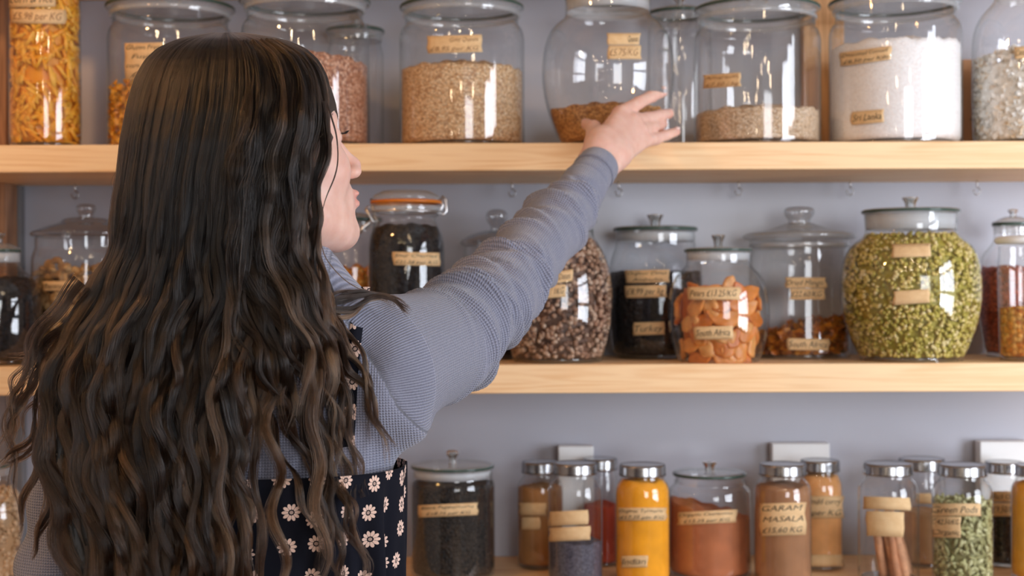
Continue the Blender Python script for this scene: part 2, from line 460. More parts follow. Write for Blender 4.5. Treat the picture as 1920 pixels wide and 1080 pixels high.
# ------------------------------------------------------------------ the room
WALLY = 2.6; FRONTY = 2.3
def struct(o): return tag(o, kind='structure')
struct(box('floor', -2.2, 2.1, -3.2, 2.75, -0.1, 0, M['floor']))
struct(box('ceiling', -2.2, 2.1, -3.2, 2.75, 2.8, 2.9, M['room']))
struct(box('wall_back', -2.2, 2.1, WALLY, 2.75, 0, 2.8, M['wall']))
struct(box('wall_left', -2.3, -2.2, -3.2, 2.75, 0, 2.8, M['room']))
def wall_open(name, fixed, lo, hi, a0, a1, z0, z1, axis_):
    parts = []
    def bx(a, b, c, d):
        if axis_ == 'x': return box_geo(fixed, fixed + 0.1, a, b, c, d)
        return box_geo(a, b, fixed, fixed + 0.1, c, d)
    parts = [bx(lo, a0, 0, 2.8), bx(a1, hi, 0, 2.8), bx(a0, a1, 0, z0), bx(a0, a1, z1, 2.8)]
    V, Fc = merge(parts); return struct(mesh_obj(name, V, Fc, M['room'], smooth=False))
wall_open('wall_right', 2.0, -3.2, 2.75, 0.2, 1.46, 0.74, 2.1, 'x')
wall_open('wall_front', -3.3, -2.3, 2.1, 0.3, 1.95, 0.8, 2.6, 'y')

# the shelving: one timber unit per board
def shelf(name, ztop, th, label):
    o = box(name, -1.55, 1.96, FRONTY, WALLY - 0.002, ztop - th, ztop, M['shelf'], bev=0.002)
    return tag(o, label, 'shelf', 'pine shelves')
Z1 = CAMZ + (540 - 268) * FRONTY / F
Z2 = CAMZ + (540 - 684) * FRONTY / F
Z3 = CAMZ + (540 - 1108) * FRONTY / F
Z0 = 1.878
shelf('wooden_shelf', Z1, 0.0445, 'thick pine shelf board carrying the tall grain jars the hand reaches for')
shelf('wooden_shelf', Z2, 0.0465, 'thick pine shelf board in the middle carrying dried fruit and pea jars')
shelf('wooden_shelf', Z3, 0.045, 'lowest pine shelf board under the small spice jars')
shelf('wooden_shelf', Z0 + .045, 0.045, 'topmost pine shelf board above the large grain jars')
def upright(x0, x1, d0, d1, z0, z1, mt, name, label):
    a, b_ = P(x0, 300, d0).x, P(x1, 300, d0).x
    return tag(box(name, a, b_, d0, d1, z0, z1, mt, bev=0.0015), label, 'upright', 'shelf uprights')
upright(1508, 1584, 2.57, 2.598, Z1, Z0, M['post'], 'shelf_upright', 'orange wood upright behind the white coconut jar on the top shelf')
upright(-26, 12, 2.52, 2.598, Z1, Z0, M['darkpost'], 'shelf_upright', 'brown wooden upright beside the penne jar on the top shelf')
upright(-30, 11, 2.52, 2.598, Z2, Z1 - .0445, M['darkpost'], 'shelf_upright', 'brown wooden upright behind the black filled jar on the middle shelf')
upright(11, 38, 2.575, 2.598, Z2, Z1 - .0445, M['greyboard'], 'grey_wall_batten', 'grey painted batten on the wall behind the black filled jar')
upright(8, 40, 2.575, 2.598, Z3, Z2 - .0465, M['greyboard'], 'grey_wall_batten', 'grey painted batten on the wall above the chickpea jar')

# small screw hooks hanging under the top shelf
for i, (hx, where) in enumerate(((140, 'above the banana chip jar'), (960, 'above the domed jar behind the arm'), (1160, 'just beside the sleeve cuff'),
                     (1385, 'above the dried pear jar'), (1594, 'between the mango jar and the pea jar'), (1832, 'to the side of the pea jar knob'))):
    p = P(hx, 345, 2.56)
    z = Z1 - .0445
    r = empty('cup_hook', (p.x, 2.56, z), 'tiny metal hook under the top shelf, ' + where, 'hook', 'hooks under the top shelf')
    sh, _ = None, None
    V, Fc = tube_geo([(0, 0, 0), (0, 0, -0.006), (0, 0, -0.013)], 0.0018, 8); mesh_obj('hook_shank', V, Fc, M['wire'], r)
    pts = [(0.0, 0, -0.012)] + [(0.006 * math.sin(a), 0, -0.019 + 0.0065 * math.cos(a)) for a in np.linspace(0.2, 5.0, 12)]
    V, Fc = tube_geo(pts, 0.0013, 8); mesh_obj('hook_bend', V, Fc, M['steel'], r)

# ------------------------------------------------------------------ jars
def text_geo(txt):
    cu = bpy.data.curves.new('writing', 'FONT'); cu.body = txt; cu.size = 1.0; cu.shear = 0.28
    cu.resolution_u = 2; cu.space_character = 0.98; cu.offset = -0.004
    o = bpy.data.objects.new('writing', cu); COL.objects.link(o)
    dg = bpy.context.evaluated_depsgraph_get()
    me = bpy.data.meshes.new_from_object(o.evaluated_get(dg))
    V = np.array([v.co[:] for v in me.vertices]); Fc = [list(p.vertices) for p in me.polygons]
    bpy.data.objects.remove(o); bpy.data.curves.remove(cu); bpy.data.meshes.remove(me)
    return V, Fc
TEXTS = {}
class Jar:
    def __init__(s, name, label, cx, d, zshelf, prof, cat='jar', group=None, mt='glass', smooth=1):
        """prof: (half width px, y px) from the top of the body down; the last radius stands on the shelf"""
        s.d = d; s.cx = cx; s.k = d / F; s.z = zshelf
        x = (P(cx, 540, d)).x
        s.x = x; s.root = empty(name, (x, d, zshelf), label, cat, group)
        s.off = CAMZ + s.x * (-math.tan(ROLL)) * 0 - zshelf
        pr = [(h * s.k, s.zy(y)) for h, y in prof]
        pr[-1] = (pr[-1][0], 0.004)
        pr = chaikin(pr, smooth)
        s.prof = pr; s.core = None
        full = pr + [(pr[-1][0] * 0.96, 0.0008), (pr[-1][0] * 0.8, 0.0), (0, 0.0)]
        V, Fc = lathe_geo(full, 72)
        s.body = mesh_obj('glass_body', V, Fc, M[mt], s.root)
        rb = pr[-1][0]
        V, Fc = lathe_geo([(0, 0.0065), (rb * .8, 0.006), (rb * .955, 0.0085), (rb * .955, 0.002), (rb * .8, 0.0012), (0, 0.0012)], 48)
        mesh_obj('thick_glass_base', V, Fc, M['thick'], s.root)
    def zy(s, y):
        return (P(s.cx, y, s.d).z) - s.z
    def rad(s, z):
        zs = [p[1] for p in s.prof][::-1]; rs = [p[0] for p in s.prof][::-1]
        return float(np.interp(z, zs, rs))
    def part(s, name, prof, mt, parent=None, smooth=1, ribs=0, seg=64, label=None, dx=0):
        pr = [(h * s.k, s.zy(y)) for h, y in prof]
        if smooth: pr = chaikin(pr, smooth)
        V, Fc = lathe_geo(pr, seg if not ribs else ribs * 2, ribs, 0.02 if ribs else 0)
        o = mesh_obj(name, V, Fc, M[mt], parent or s.root)
        if label: o['label'] = label
        return o
    def on(s, px, py, lift=0.0006):
        """point on the jar surface (local) seen at pixel"""
        z = s.zy(py); r = s.rad(z) + lift; d = s.d - r
        for _ in range(5):
            X = (px - 960) * d / F
            sx = max(-0.999, min(0.999, (X - s.x) / r))
            d = s.d - r * math.sqrt(1 - sx * sx)
            z = P(px, py, d).z - s.z; r = s.rad(z) + lift
        return ((X - s.x), d - s.d, z)
    def tape(s, x0, x1, y0, y1, lines=(), tilt=0.0, ink='ink', h=0.72, label=None):
        seed = random.Random(int(x0 * 7 + y0))
        nx, ny = 14, 3
        V, Fc = [], []
        cxp, cyp = (x0 + x1) / 2, (y0 + y1) / 2
        def rot(px, py):
            return px, py - (px - cxp) * tilt
        jag = [[seed.uniform(-2.2, 2.2) for _ in range(ny + 1)] for _ in range(2)]
        for j in range(ny + 1):
            for i in range(nx + 1):
                px = x0 + (x1 - x0) * i / nx; py = y0 + (y1 - y0) * j / ny
                if i == 0: px += jag[0][j]
                if i == nx: px += jag[1][j]
                V.append(s.on(*rot(px, py)))
        for j in range(ny):
            for i in range(nx):
                a = j * (nx + 1) + i; Fc.append([a, a + nx + 1, a + nx + 2, a + 1])
        o = mesh_obj('tape_label', V, Fc, M['tape'], s.root)
        md = o.modifiers.new('t', 'SOLIDIFY'); md.thickness = 0.0003; md.offset = 0
        if label: o['label'] = label
        if lines:
            parts = []
            lh = (y1 - y0) / len(lines)
            for li, t in enumerate(lines):
                if t not in TEXTS: TEXTS[t] = text_geo(t)
                tv, tf = TEXTS[t]
                w = tv[:, 0].max() - tv[:, 0].min()
                sy = lh * h
                sx = min((x1 - x0) * 0.9 / w, sy * 1.7)
                ox = x0 + ((x1 - x0) - w * sx) * (0.5 if li % 2 else 0.35); oy = y0 + lh * (li + 0.5) + sy * 0.32
                pts = []
                for v in tv:
                    px = ox + (v[0] - tv[:, 0].min()) * sx; py = oy - v[1] * sy + 0.6 * math.sin(px * 0.35 + li)
                    pts.append(s.on(*rot(px, py), lift=0.0011))
                parts.append((pts, [f[::-1] for f in tf]))
            V, Fc = merge(parts)
            mesh_obj('handwriting', V, Fc, M[ink], o, smooth=False)
        return o
    def fill(s, name, label, cat, ytop, mt, shrink=0.965, dome=0.0, noise=0.004, slope=0.0, kind='stuff', base=0.0085, seed=1, core=False):
        ztop = s.zy(ytop)
        rr = random.Random(seed)
        seg = 72; rows = 22; V, Fc = [], []
        ph = [rr.uniform(0, 6.28) for _ in range(4)]
        def top(x, y):
            r = math.hypot(x, y) / (s.rad(ztop) + 1e-6)
            return ztop + dome * (1 - r * r) + slope * x + noise * (math.sin(x * 90 + ph[0]) * math.cos(y * 75 + ph[1]) + .5 * math.sin(x * 210 + ph[2] + y * 130))
        rings = []
        for j in range(rows + 1):
            t = j / rows; ring = []
            for i in range(seg):
                a = 2 * math.pi * i / seg
                zt = ztop
                for _ in range(3):
                    rw = s.rad(zt) * shrink; zt = top(rw * math.cos(a), rw * math.sin(a))
                z = base + (zt - base) * t
                r_ = s.rad(z) * shrink
                if j == 0: r_ *= 0.97
                ring.append(len(V)); V.append((r_ * math.cos(a), r_ * math.sin(a), z))
            rings.append(ring)
        for q in range(1, 9):
            f = 1 - q / 9; ring = []
            for i in range(seg):
                a = 2 * math.pi * i / seg
                o_ = V[rings[rows][i]]; x, y = o_[0] * f, o_[1] * f
                ring.append(len(V)); V.append((x, y, top(x, y)))
            rings.append(ring)
        for a, b_ in zip(rings, rings[1:]):
            for i in range(seg):
                j = (i + 1) % seg; Fc.append([a[i], a[j], b_[j], b_[i]])
        Fc.append(rings[0][::-1]); Fc.append(rings[-1])
        s.ftop = top; s.fz = ztop
        if core: s.core = (V, Fc); return
        o = mesh_obj(name, V, Fc, M[mt], None, loc=(s.x, s.d, s.z))
        s.ftop = top; s.fz = ztop
        return tag(o, label, cat, kind=kind)
    def spots(s, n_, shrink, ztop=None, amin=0, amax=2 * math.pi, base=0.01, dome=0.0, rr=None):
        rr = rr or random.Random(3)
        zt = ztop if ztop is not None else s.fz
        out_ = []
        for _ in range(n_):
            a = rr.uniform(amin, amax)
            z = rr.uniform(base, zt)
            r = s.rad(z) * shrink
            out_.append((a, r, z))
        return out_

def unit_shape(kind):
    """base shapes for loose pieces: returns V (n,3) unit-ish, F"""
    import bmesh
    bm = bmesh.new()
    if kind in ('chunk', 'pea', 'pod', 'ball'):
        bmesh.ops.create_icosphere(bm, subdivisions=1 if kind != 'chunk' else 1, radius=1)
        for v in bm.verts:
            if kind == 'chunk': v.co *= random.uniform(0.7, 1.25)
            if kind == 'pea': v.co.z *= 0.62
            if kind == 'pod': v.co.x *= 2.0; v.co.y *= 0.85; v.co.z *= 0.75
    elif kind == 'flake':
        bmesh.ops.create_grid(bm, x_segments=4, y_segments=2, size=1)
        for v in bm.verts:
            v.co.z = 0.5 * v.co.x ** 2 + 0.2 * v.co.y; v.co.y *= 0.45
    elif kind == 'penne':
        seg = 8
        for e in (0, 1):
            for rr_ in (1.0, 0.7):
                for i in range(seg):
                    a = 2 * math.pi * i / seg
                    bm.verts.new((( -4.0 if e == 0 else 4.0) + 0.8 * math.cos(a), rr_ * math.cos(a), rr_ * math.sin(a)))
        bm.verts.ensure_lookup_table(); v = bm.verts
        for i in range(seg):
            j = (i + 1) % seg
            bm.faces.new((v[i], v[j], v[16 + j], v[16 + i])); bm.faces.new((v[8 + j], v[8 + i], v[24 + i], v[24 + j]))
            bm.faces.new((v[j], v[i], v[8 + i], v[8 + j])); bm.faces.new((v[16 + i], v[16 + j], v[24 + j], v[24 + i]))
    elif kind == 'fusilli':
        k = 14
        for i in range(k):
            t = i / (k - 1); a = t * 9
            for e in (-1, 0, 1):
                bm.verts.new((-3.2 + 6.4 * t, e * math.cos(a), e * math.sin(a)))
        bm.verts.ensure_lookup_table(); v = bm.verts
        for i in range(k - 1):
            for e in (0, 1): bm.faces.new((v[i * 3 + e], v[i * 3 + e + 1], v[i * 3 + 3 + e + 1], v[i * 3 + 3 + e]))
    V = np.array([x.co[:] for x in bm.verts]); bm.verts.index_update()
    Fc = [[x.index for x in f.verts] for f in bm.faces]; bm.free()
    return V, Fc
def rand_rot(rng):
    q = rng.normal(size=4); q /= np.linalg.norm(q); w, x, y, z = q
    return np.array([[1 - 2 * (y * y + z * z), 2 * (x * y - z * w), 2 * (x * z + y * w)], [2 * (x * y + z * w), 1 - 2 * (x * x + z * z), 2 * (y * z - x * w)], [2 * (x * z - y * w), 2 * (y * z + x * w), 1 - 2 * (x * x + y * y)]])
def axes_rot(X, Z):
    X = np.array(X, float); X /= np.linalg.norm(X); Z = np.array(Z, float); Z -= X * X.dot(Z); Z /= np.linalg.norm(Z)
    return np.stack([X, np.cross(Z, X), Z], 1)
def pieces(jar, name, label, cat, shape, n_, size, mt, shrink=0.93, ntop=0, ztop=None, dome=0.0, flat=False, inset=True, seed=5, radial=0.0, vary=0.25, amin=0, amax=2 * math.pi, slope=0.0):
    """a heap of small pieces against the glass, one object of stuff"""
    rng = np.random.default_rng(seed); rr = random.Random(seed)
    bases = [unit_shape(shape) for _ in range(4 if shape == 'chunk' else 1)]
    VV, FF, RR, k = [], [], [], 0
    if jar.core:
        cv_, cf_ = jar.core; VV.append(np.array(cv_, float)); FF += [list(q) for q in cf_]; RR += [0.08] * len(cv_); k = len(cv_); jar.core = None
    zt = ztop if ztop is not None else jar.fz
    pos = []
    for i in range(n_):
        a = rr.uniform(amin, amax); 
        zz = zt + slope * jar.rad(zt) * math.cos(a)
        z = rr.uniform(0.006 + size * .8, zz); r = jar.rad(z) * 0.985 - size * (0.75 + rr.random() * radial)
        pos.append((r * math.cos(a), r * math.sin(a), z, a))
    for i in range(ntop):
        a = rr.uniform(0, 2 * math.pi); q = math.sqrt(rr.random()); r = (jar.rad(zt) * 0.97 - size) * q
        pos.append((r * math.cos(a), r * math.sin(a), zt + slope * r * math.cos(a) + dome * (1 - q * q) + rr.uniform(-.3, .6) * size, None))
    for x, y, z, a in pos:
        V, Fc = bases[rr.randrange(len(bases))]
        if flat and a is not None:
            nr = np.array([math.cos(a), math.sin(a), 0]) + rng.normal(size=3) * 0.35
            tg = np.cross(nr, rng.normal(size=3)); R = axes_rot(tg, nr)
        else: R = rand_rot(rng)
        s_ = size * rr.uniform(1 - vary, 1 + vary)
        W = (V * s_) @ R.T + np.array([x, y, z])
        rad_ = np.hypot(W[:, 0], W[:, 1]); exc = max(0.0, float((rad_ - np.array([jar.rad(v) for v in W[:, 2]]) * 0.985).max())); rc = math.hypot(x, y) + 1e-9; W[:, 0] -= x / rc * exc; W[:, 1] -= y / rc * exc; rad_ = np.hypot(W[:, 0], W[:, 1]); lim = np.array([jar.rad(v) for v in W[:, 2]]) * 0.985
        f_ = np.minimum(1, lim / (rad_ + 1e-9)); W[:, 0] *= f_; W[:, 1] *= f_; W[:, 2] = np.maximum(W[:, 2], 0.0072)
        VV.append(W); FF += [[q + k for q in f] for f in Fc]; RR += [rr.random()] * len(V); k += len(V)
    o = mesh_obj(name, np.concatenate(VV), FF, M[mt], None, smooth=True, loc=(jar.x, jar.d, jar.z))
    at = o.data.attributes.new('rnd', 'FLOAT', 'POINT'); at.data.foreach_set('value', np.array(RR, dtype=np.float32))
    return tag(o, label, cat, kind='stuff')

# ---------------- top shelf
def cyl(hw, y0, yb, neck=None, sh=14, y_neck=None):
    """straight sided jar outline: mouth, neck, shoulder, body"""
    neck = neck or hw * 0.93; y_neck = y_neck or y0 + 22
    return [(neck, y0), (neck, y_neck - 4), (neck * 1.0, y_neck), (hw * .97, y_neck + sh * .5), (hw, y_neck + sh * 1.6), (hw, y_neck + sh * 2), (hw, (y_neck + yb) / 2), (hw, yb - 22), (hw, yb - 12), (hw * .97, yb - 3), (hw * .93, yb)]
def glass_lid(j, hw, y, knob=12, knob_h=28, th=9, dome=10, kshape='knob', seal=None, mt='lidglass', kmt='solid'):
    """flat rimmed glass lid with its knob; y is the lid's upper rim"""
    lid = j.part('glass_lid', [(hw * .90, y + th + 14), (hw * .93, y + th), (hw * .99, y + th), (hw, y + th * .5), (hw * .985, y), (hw * .9, y - 1), (hw * .7, y - dome * .5), (knob * 1.4, y - dome), (0, y - dome)], mt, smooth=1)
    j.part('green_glass_edge', [(hw * .97, y + th * .15), (hw * 1.004, y + th * .25), (hw * 1.008, y + th * .5), (hw * 1.0, y + th * .8), (hw * .97, y + th * .85)], 'greenedge', parent=lid, smooth=0, label='dark green edge of the lid')
    if seal: j.part('milky_seal_ring', [(hw * .905, y + th + 1), (hw * .925, y + th + 1), (hw * .915, y + th + seal), (hw * .89, y + th + seal), (hw * .88, y + th + 2)], 'seal', smooth=0)
    yk = y - dome
    if kshape == 'knob':
        pr = [(knob * .62, yk + 2), (knob * .5, yk - knob_h * .35), (knob * .8, yk - knob_h * .55), (knob, yk - knob_h * .75), (knob * .85, yk - knob_h * .95), (0, yk - knob_h)]
    elif kshape == 'big':
        pr = [(knob * .8, yk + 2), (knob * .72, yk - knob_h * .25), (knob * .95, yk - knob_h * .45), (knob, yk - knob_h * .7), (knob * .8, yk - knob_h * .95), (0, yk - knob_h)]
    else:
        pr = [(knob * .55, yk + 2), (knob * .6, yk - knob_h * .4), (knob * .95, yk - knob_h * .9), (knob * .9, yk - knob_h), (0, yk - knob_h * .85)]
    j.part('lid_knob', pr, kmt, parent=lid)
    return lid
def rim(j, hw, y, th=9):
    j.part('jar_rim', [(hw * .94, y), (hw * .985, y + 1), (hw, y + th * .5), (hw * .985, y + th), (hw * .94, y + th + 1), (hw * .94, y)], 'lidglass', smooth=1, label='thick rolled glass rim')

D1 = 2.415
G1 = 'tall jars of pasta and grain on the top shelf'
j = Jar('glass_jar', 'tall straight glass jar full of yellow penne beside the brown upright', 86, 2.375, Z1, [(63, -22), (64, -18), (64, -5), (65, 100), (65, 240), (65, 268), (62, 280)], group=G1)
glass_lid(j, 66, -32, knob_h=12, dome=6)
j.fill('pasta_core', 'yellow pasta packed in the middle of the tall penne jar', 'pasta', -8, 'pasta', shrink=0.80, core=True)
pieces(j, 'penne_pasta', 'yellow penne tubes packed upright and sideways in the tall jar', 'pasta', 'penne', 620, 0.0036, 'pasta', ntop=20, ztop=j.zy(-8), flat=True, seed=11)
j.tape(18, 108, -18, 13, ['corn & rice'], 0.02, 'ink')
j.tape(22, 125, 17, 44, ['£5.98 per KG'], -0.02, 'fadedink')
j = Jar('glass_jar', 'wide glass jar part filled with orange fusilli, partly behind the dark hair', 322, D1, Z1, cyl(116, 30, 285, 106), group=G1)
rim(j, 113, 26, 8); glass_lid(j, 119, 12, 26, 28, 9, 12, 'big')
j.fill('pasta_core', 'orange pasta in the middle of the fusilli jar', 'pasta', 215, 'pasta', shrink=0.7, dome=.01, core=True)
pieces(j, 'fusilli_pasta', 'orange gluten free fusilli heaped in the lower half of the wide jar', 'pasta', 'fusilli', 330, 0.0055, 'pasta', ntop=120, ztop=j.zy(190), dome=0.016, seed=12, slope=-0.1)
j.tape(236, 306, 80, 148, ['Gluten Free', 'Fusilli', 'corn & Rice', '£5.98'], 0.02)
j = Jar('glass_jar', 'wide glass jar of reddish bulgur rising just above the dark hair', 574, 2.395, Z1, cyl(120, 18, 285, 108, 20), group=G1)
rim(j, 114, 14, 9); glass_lid(j, 122, 0, 26, 28, 9, 12, 'big')
j.fill('bulgur_wheat', 'reddish brown bulgur grains in the jar above the hair', 'grain', 112, 'redgrain', dome=.008, slope=-.12)
j.tape(455, 500, 100, 130, ['Bulgur'], 0.05, 'fadedink')
j = Jar('glass_jar', 'narrow dark-edged empty glass jar standing behind, between bulgur and golden quinoa', 668, 2.545, Z1, [(48, 62), (48, 84), (50, 92), (53, 104), (53, 120), (53, 262), (51, 268)], group='empty jars standing behind')
glass_lid(j, 55, 55, 12, 18)
j = Jar('glass_jar', 'wide glass jar two thirds full of golden quinoa with a notched label', 868, D1, Z1, cyl(117, 28, 285, 106), group=G1)
rim(j, 112, 25, 8); glass_lid(j, 116, 11, 26, 28, 9, 12, 'big')
j.fill('golden_quinoa', 'golden quinoa heaped in the jar with a notched label', 'grain', 138, 'quinoa', dome=.016)
j.tape(803, 905, 66, 99, ['Gold Quinoa', '£8.95 per KG'], 0.03, 'fadedink')
j = Jar('glass_jar', 'bulging barrel shaped glass jar nearly empty, touched by the hand', 1142, 2.400, Z1, [(80, -2), (80, 26), (82, 36), (100, 48), (114, 68), (122, 100), (125, 138), (121, 180), (110, 222), (97, 255), (88, 274), (80, 285)], group='bulging barrel jars', smooth=2)
j.part('milky_seal_ring', [(77, 0), (79, 0), (79, 24), (77, 24), (77, 0)], 'seal', smooth=0)
glass_lid(j, 84, -12, 20, 22, dome=8)
j.fill('brown_seed', 'golden brown seed lying low in the barrel jar behind the hand', 'grain', 212, 'brownseed', dome=.012)
j.tape(1140, 1202, 62, 84, ['Quinoa'], 0.0)
j.tape(1142, 1203, 85, 111, ['£5.75/KG'], 0.0, 'fadedink')
j = Jar('glass_jar', 'empty straight glass jar standing behind the barrel jar touched by the hand', 1276, 2.528, Z1, [(56, 30), (56, 52), (60, 66), (60, 250), (58, 270)], group='empty jars standing behind')
glass_lid(j, 60, 22, 12, 18)
j = Jar('glass_jar', 'wide glass jar one quarter full of pale beige grain before the orange upright', 1421, D1, Z1, cyl(118, 34, 285, 108), group=G1)
rim(j, 112, 32, 9); glass_lid(j, 117, 14, 26, 28, 9, 12, 'big')
j.fill('pale_grain', 'pale beige grain sloping in the bottom of the jar before the orange upright', 'grain', 216, 'palegrain', dome=.012, slope=.02)
j.tape(1321, 1391, 138, 164, ['Amaranth', '£7.50 / kg'], 0.07, 'fadedink')
j = Jar('glass_jar', 'wide glass jar full of white desiccated coconut with two torn labels', 1680, D1, Z1, cyl(122, 20, 285, 110), group=G1)
rim(j, 116, 16, 8); glass_lid(j, 122, 2, 26, 28, 9, 12, 'big')
j.fill('desiccated_coconut', 'fine white desiccated coconut filling the wide jar', 'coconut', 92, 'coconut', dome=.010, slope=.02)
j.tape(1579, 1673, 92, 118, ['Desiccated Coconut', '£8.50 per Kilo'], 0.14)
j.tape(1598, 1658, 207, 232, ['Sri Lanka'], 0.09)
j = Jar('glass_jar', 'round shouldered glass jar of white coconut flakes at the shelf end', 1932, 2.41, Z1, [(60, -18), (60, -6), (66, 6), (90, 30), (102, 62), (104, 100), (104, 240), (101, 270), (95, 285)], group=G1, smooth=2)
glass_lid(j, 64, -24, 14, 10, dome=6)
j.fill('coconut_core', 'white coconut in the middle of the round shouldered jar', 'coconut', 130, 'coconut', shrink=.92, dome=.01, core=True)
pieces(j, 'coconut_flakes', 'white curled coconut flakes with toasted edges in the round shouldered jar', 'coconut', 'flake', 1500, 0.0068, 'flakes', ntop=160, ztop=j.zy(112), dome=.015, flat=True, seed=14, radial=.5)
j.tape(1905, 1960, 85, 108, ['Coconut flakes'], 0.12, 'ink')
# wooden box with stamped digits behind
pa = P(1796, 200, 2.56); pb = P(1852, 200, 2.56)
bx_ = box('wooden_crate', pa.x, pb.x, 2.545, 2.596, Z1, P(1820, 112, 2.55).z, M['cork'], bev=.0015)
tag(bx_, 'small wooden box stamped with digits, between the two coconut jars', 'box')
tv, tf = text_geo('32')
hgt = 0.022; w_ = tv[:, 0].max()
V = [(v[0] / w_ * .026 - .012, -0.0263, .062 + v[1] * hgt) for v in tv]
mesh_obj('stamped_digits', V, tf, M['ink'], bx_, smooth=False)

# ---------------- middle shelf
G2 = 'jars of dried fruit and pulses on the middle shelf'
Bz = 700
j = Jar('glass_jar', 'round jar filled with something black at the frame edge, milky lid ring', -2, 2.39, Z2, [(36, 478), (36, 496), (42, 506), (62, 520), (75, 548), (77, 590), (75, 640), (66, 672), (58, Bz)], group='bulging barrel jars', smooth=2)
j.part('milky_seal_ring', [(34, 470), (38, 470), (38, 492), (34, 492), (34, 470)], 'seal', smooth=0)
glass_lid(j, 40, 466, 12, 22)
j.fill('black_fruit', 'glossy black dried fruit filling the round jar at the frame edge', 'dried fruit', 522, 'black', noise=.003)
j = Jar('glass_jar', 'wide jar of banana chips with a stepped domed lid, half behind the hair', 162, 2.505, Z2, [(92, 446), (92, 462), (92, 466), (97, 478), (99, 492), (99, 600), (99, 670), (96, 690), (92, Bz - 4)], group='jars with stepped domed lids')
lid = j.part('glass_lid', [(90, 446), (100, 443), (101, 437), (90, 432), (70, 424), (48, 418), (40, 410), (20, 408), (0, 408)], 'thick')
j.part('lid_knob', [(14, 410), (13, 402), (17, 396), (19, 389), (14, 383), (0, 382)], 'thick', parent=lid)
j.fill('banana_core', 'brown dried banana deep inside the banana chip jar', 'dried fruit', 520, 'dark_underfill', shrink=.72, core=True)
import bmesh as _bm
def ring_geo(R_, r_, seg=20, s2=8, flat=.55, amp=.06):
    V, Fc = [], []
    for i in range(seg):
        a = 2 * math.pi * i / seg
        for k in range(s2):
            b_ = 2 * math.pi * k / s2
            q = R_ * (1 + amp * math.sin(3 * a)) + r_ * math.cos(b_)
            V.append((q * math.cos(a), q * math.sin(a), r_ * flat * math.sin(b_) + .15 * r_ * math.sin(2 * a)))
    for i in range(seg):
        for k in range(s2):
            i2 = (i + 1) % seg; k2 = (k + 1) % s2
            Fc.append([i * s2 + k, i2 * s2 + k, i2 * s2 + k2, i * s2 + k2])
    return V, Fc
def settle(o, jar, a, r, z, tilt_rng, face=True, spin=None):
    """put one piece of food against the glass at angle a, height z"""
    nr = np.array([math.cos(a), math.sin(a), 0.15]) + tilt_rng.normal(size=3) * 0.22
    tg = np.array([-math.sin(a), math.cos(a), 0]) * math.cos(spin or 0) + np.array([0, 0, 1]) * math.sin(spin or 0)
    R = axes_rot(tg, nr)
    o.matrix_world = Matrix.Translation((jar.x + r * math.cos(a), jar.d + r * math.sin(a), jar.z + z)) @ Matrix(R.tolist()).to_4x4()
def rnd_attr(me, v):
    at = me.attributes.new('rnd', 'FLOAT', 'POINT'); at.data.foreach_set('value', np.full(len(me.vertices), v, dtype=np.float32))
def individuals(jar, name, geos, mt, spots, labels, cat, group, seed):
    rng = np.random.default_rng(seed); protos = []
    for gi, (V, Fc) in enumerate(geos):
        o = mesh_obj(name, V, Fc, M[mt]); rnd_attr(o.data, (gi + .5) / len(geos)); protos.append(o)
    for k, (a, rs, z, sp) in enumerate(spots):
        src = protos[k % len(protos)]
        if k < len(protos): o = src
        else: o = src.copy(); COL.objects.link(o)
        settle(o, jar, a, jar.rad(z) * rs, z, rng, spin=sp)
        tag(o, labels(k, a, z), cat, group)
def ang(jar, px):  # camera-facing angle on the jar for a pixel column
    q = (px - jar.cx) * jar.k / jar.rad(0.06)
    return -math.pi / 2 + math.asin(max(-.98, min(.98, q)))
sp = [(ang(j, 125), .86, j.zy(502), .2), (ang(j, 104), .84, j.zy(508), 1.0), (ang(j, 160), .84, j.zy(520), .5), (ang(j, 106), .86, j.zy(545), .3), (ang(j, 135), .86, j.zy(560), .9),
      (ang(j, 120), .87, j.zy(588), .1), (ang(j, 88), .82, j.zy(575), .6), (ang(j, 92), .82, j.zy(525), 1.3), (ang(j, 150), .86, j.zy(548), 1.5), (ang(j, 90), .84, j.zy(605), 1.1), (ang(j, 112), .84, j.zy(618), .4), (ang(j, 145), .86, j.zy(600), .7)]
ringg = [ring_geo(.0125, .0062, amp=a_) for a_ in (.05, .1, .14)]
individuals(j, 'banana_chip', ringg, 'banana', sp, lambda k, a, z: 'ring shaped dried banana chip pressed against the glass of the jar beside the hair', 'banana chip', 'banana chips in the jar beside the hair', 3)
pieces(j, 'banana_pieces', 'heap of broken brown banana chips filling the jar beside the hair', 'banana chips', 'pea', 420, 0.0085, 'banana', ztop=j.zy(500), seed=21, radial=.8)
j.tape(80, 150, 527, 545, ['Banana chips'], 0.02, 'ink')

j = Jar('glass_jar', 'faint wide glass jar of orange apricots standing behind the chin', 660, 2.46, Z2, [(52, 418), (52, 440), (58, 456), (66, 476), (66, 640), (62, 684)], group=G2)
glass_lid(j, 58, 408, 12, 20)
j.fill('dried_apricots', 'orange dried apricots in the jar behind the chin', 'dried fruit', 506, 'corn', noise=.008, shrink=.9)

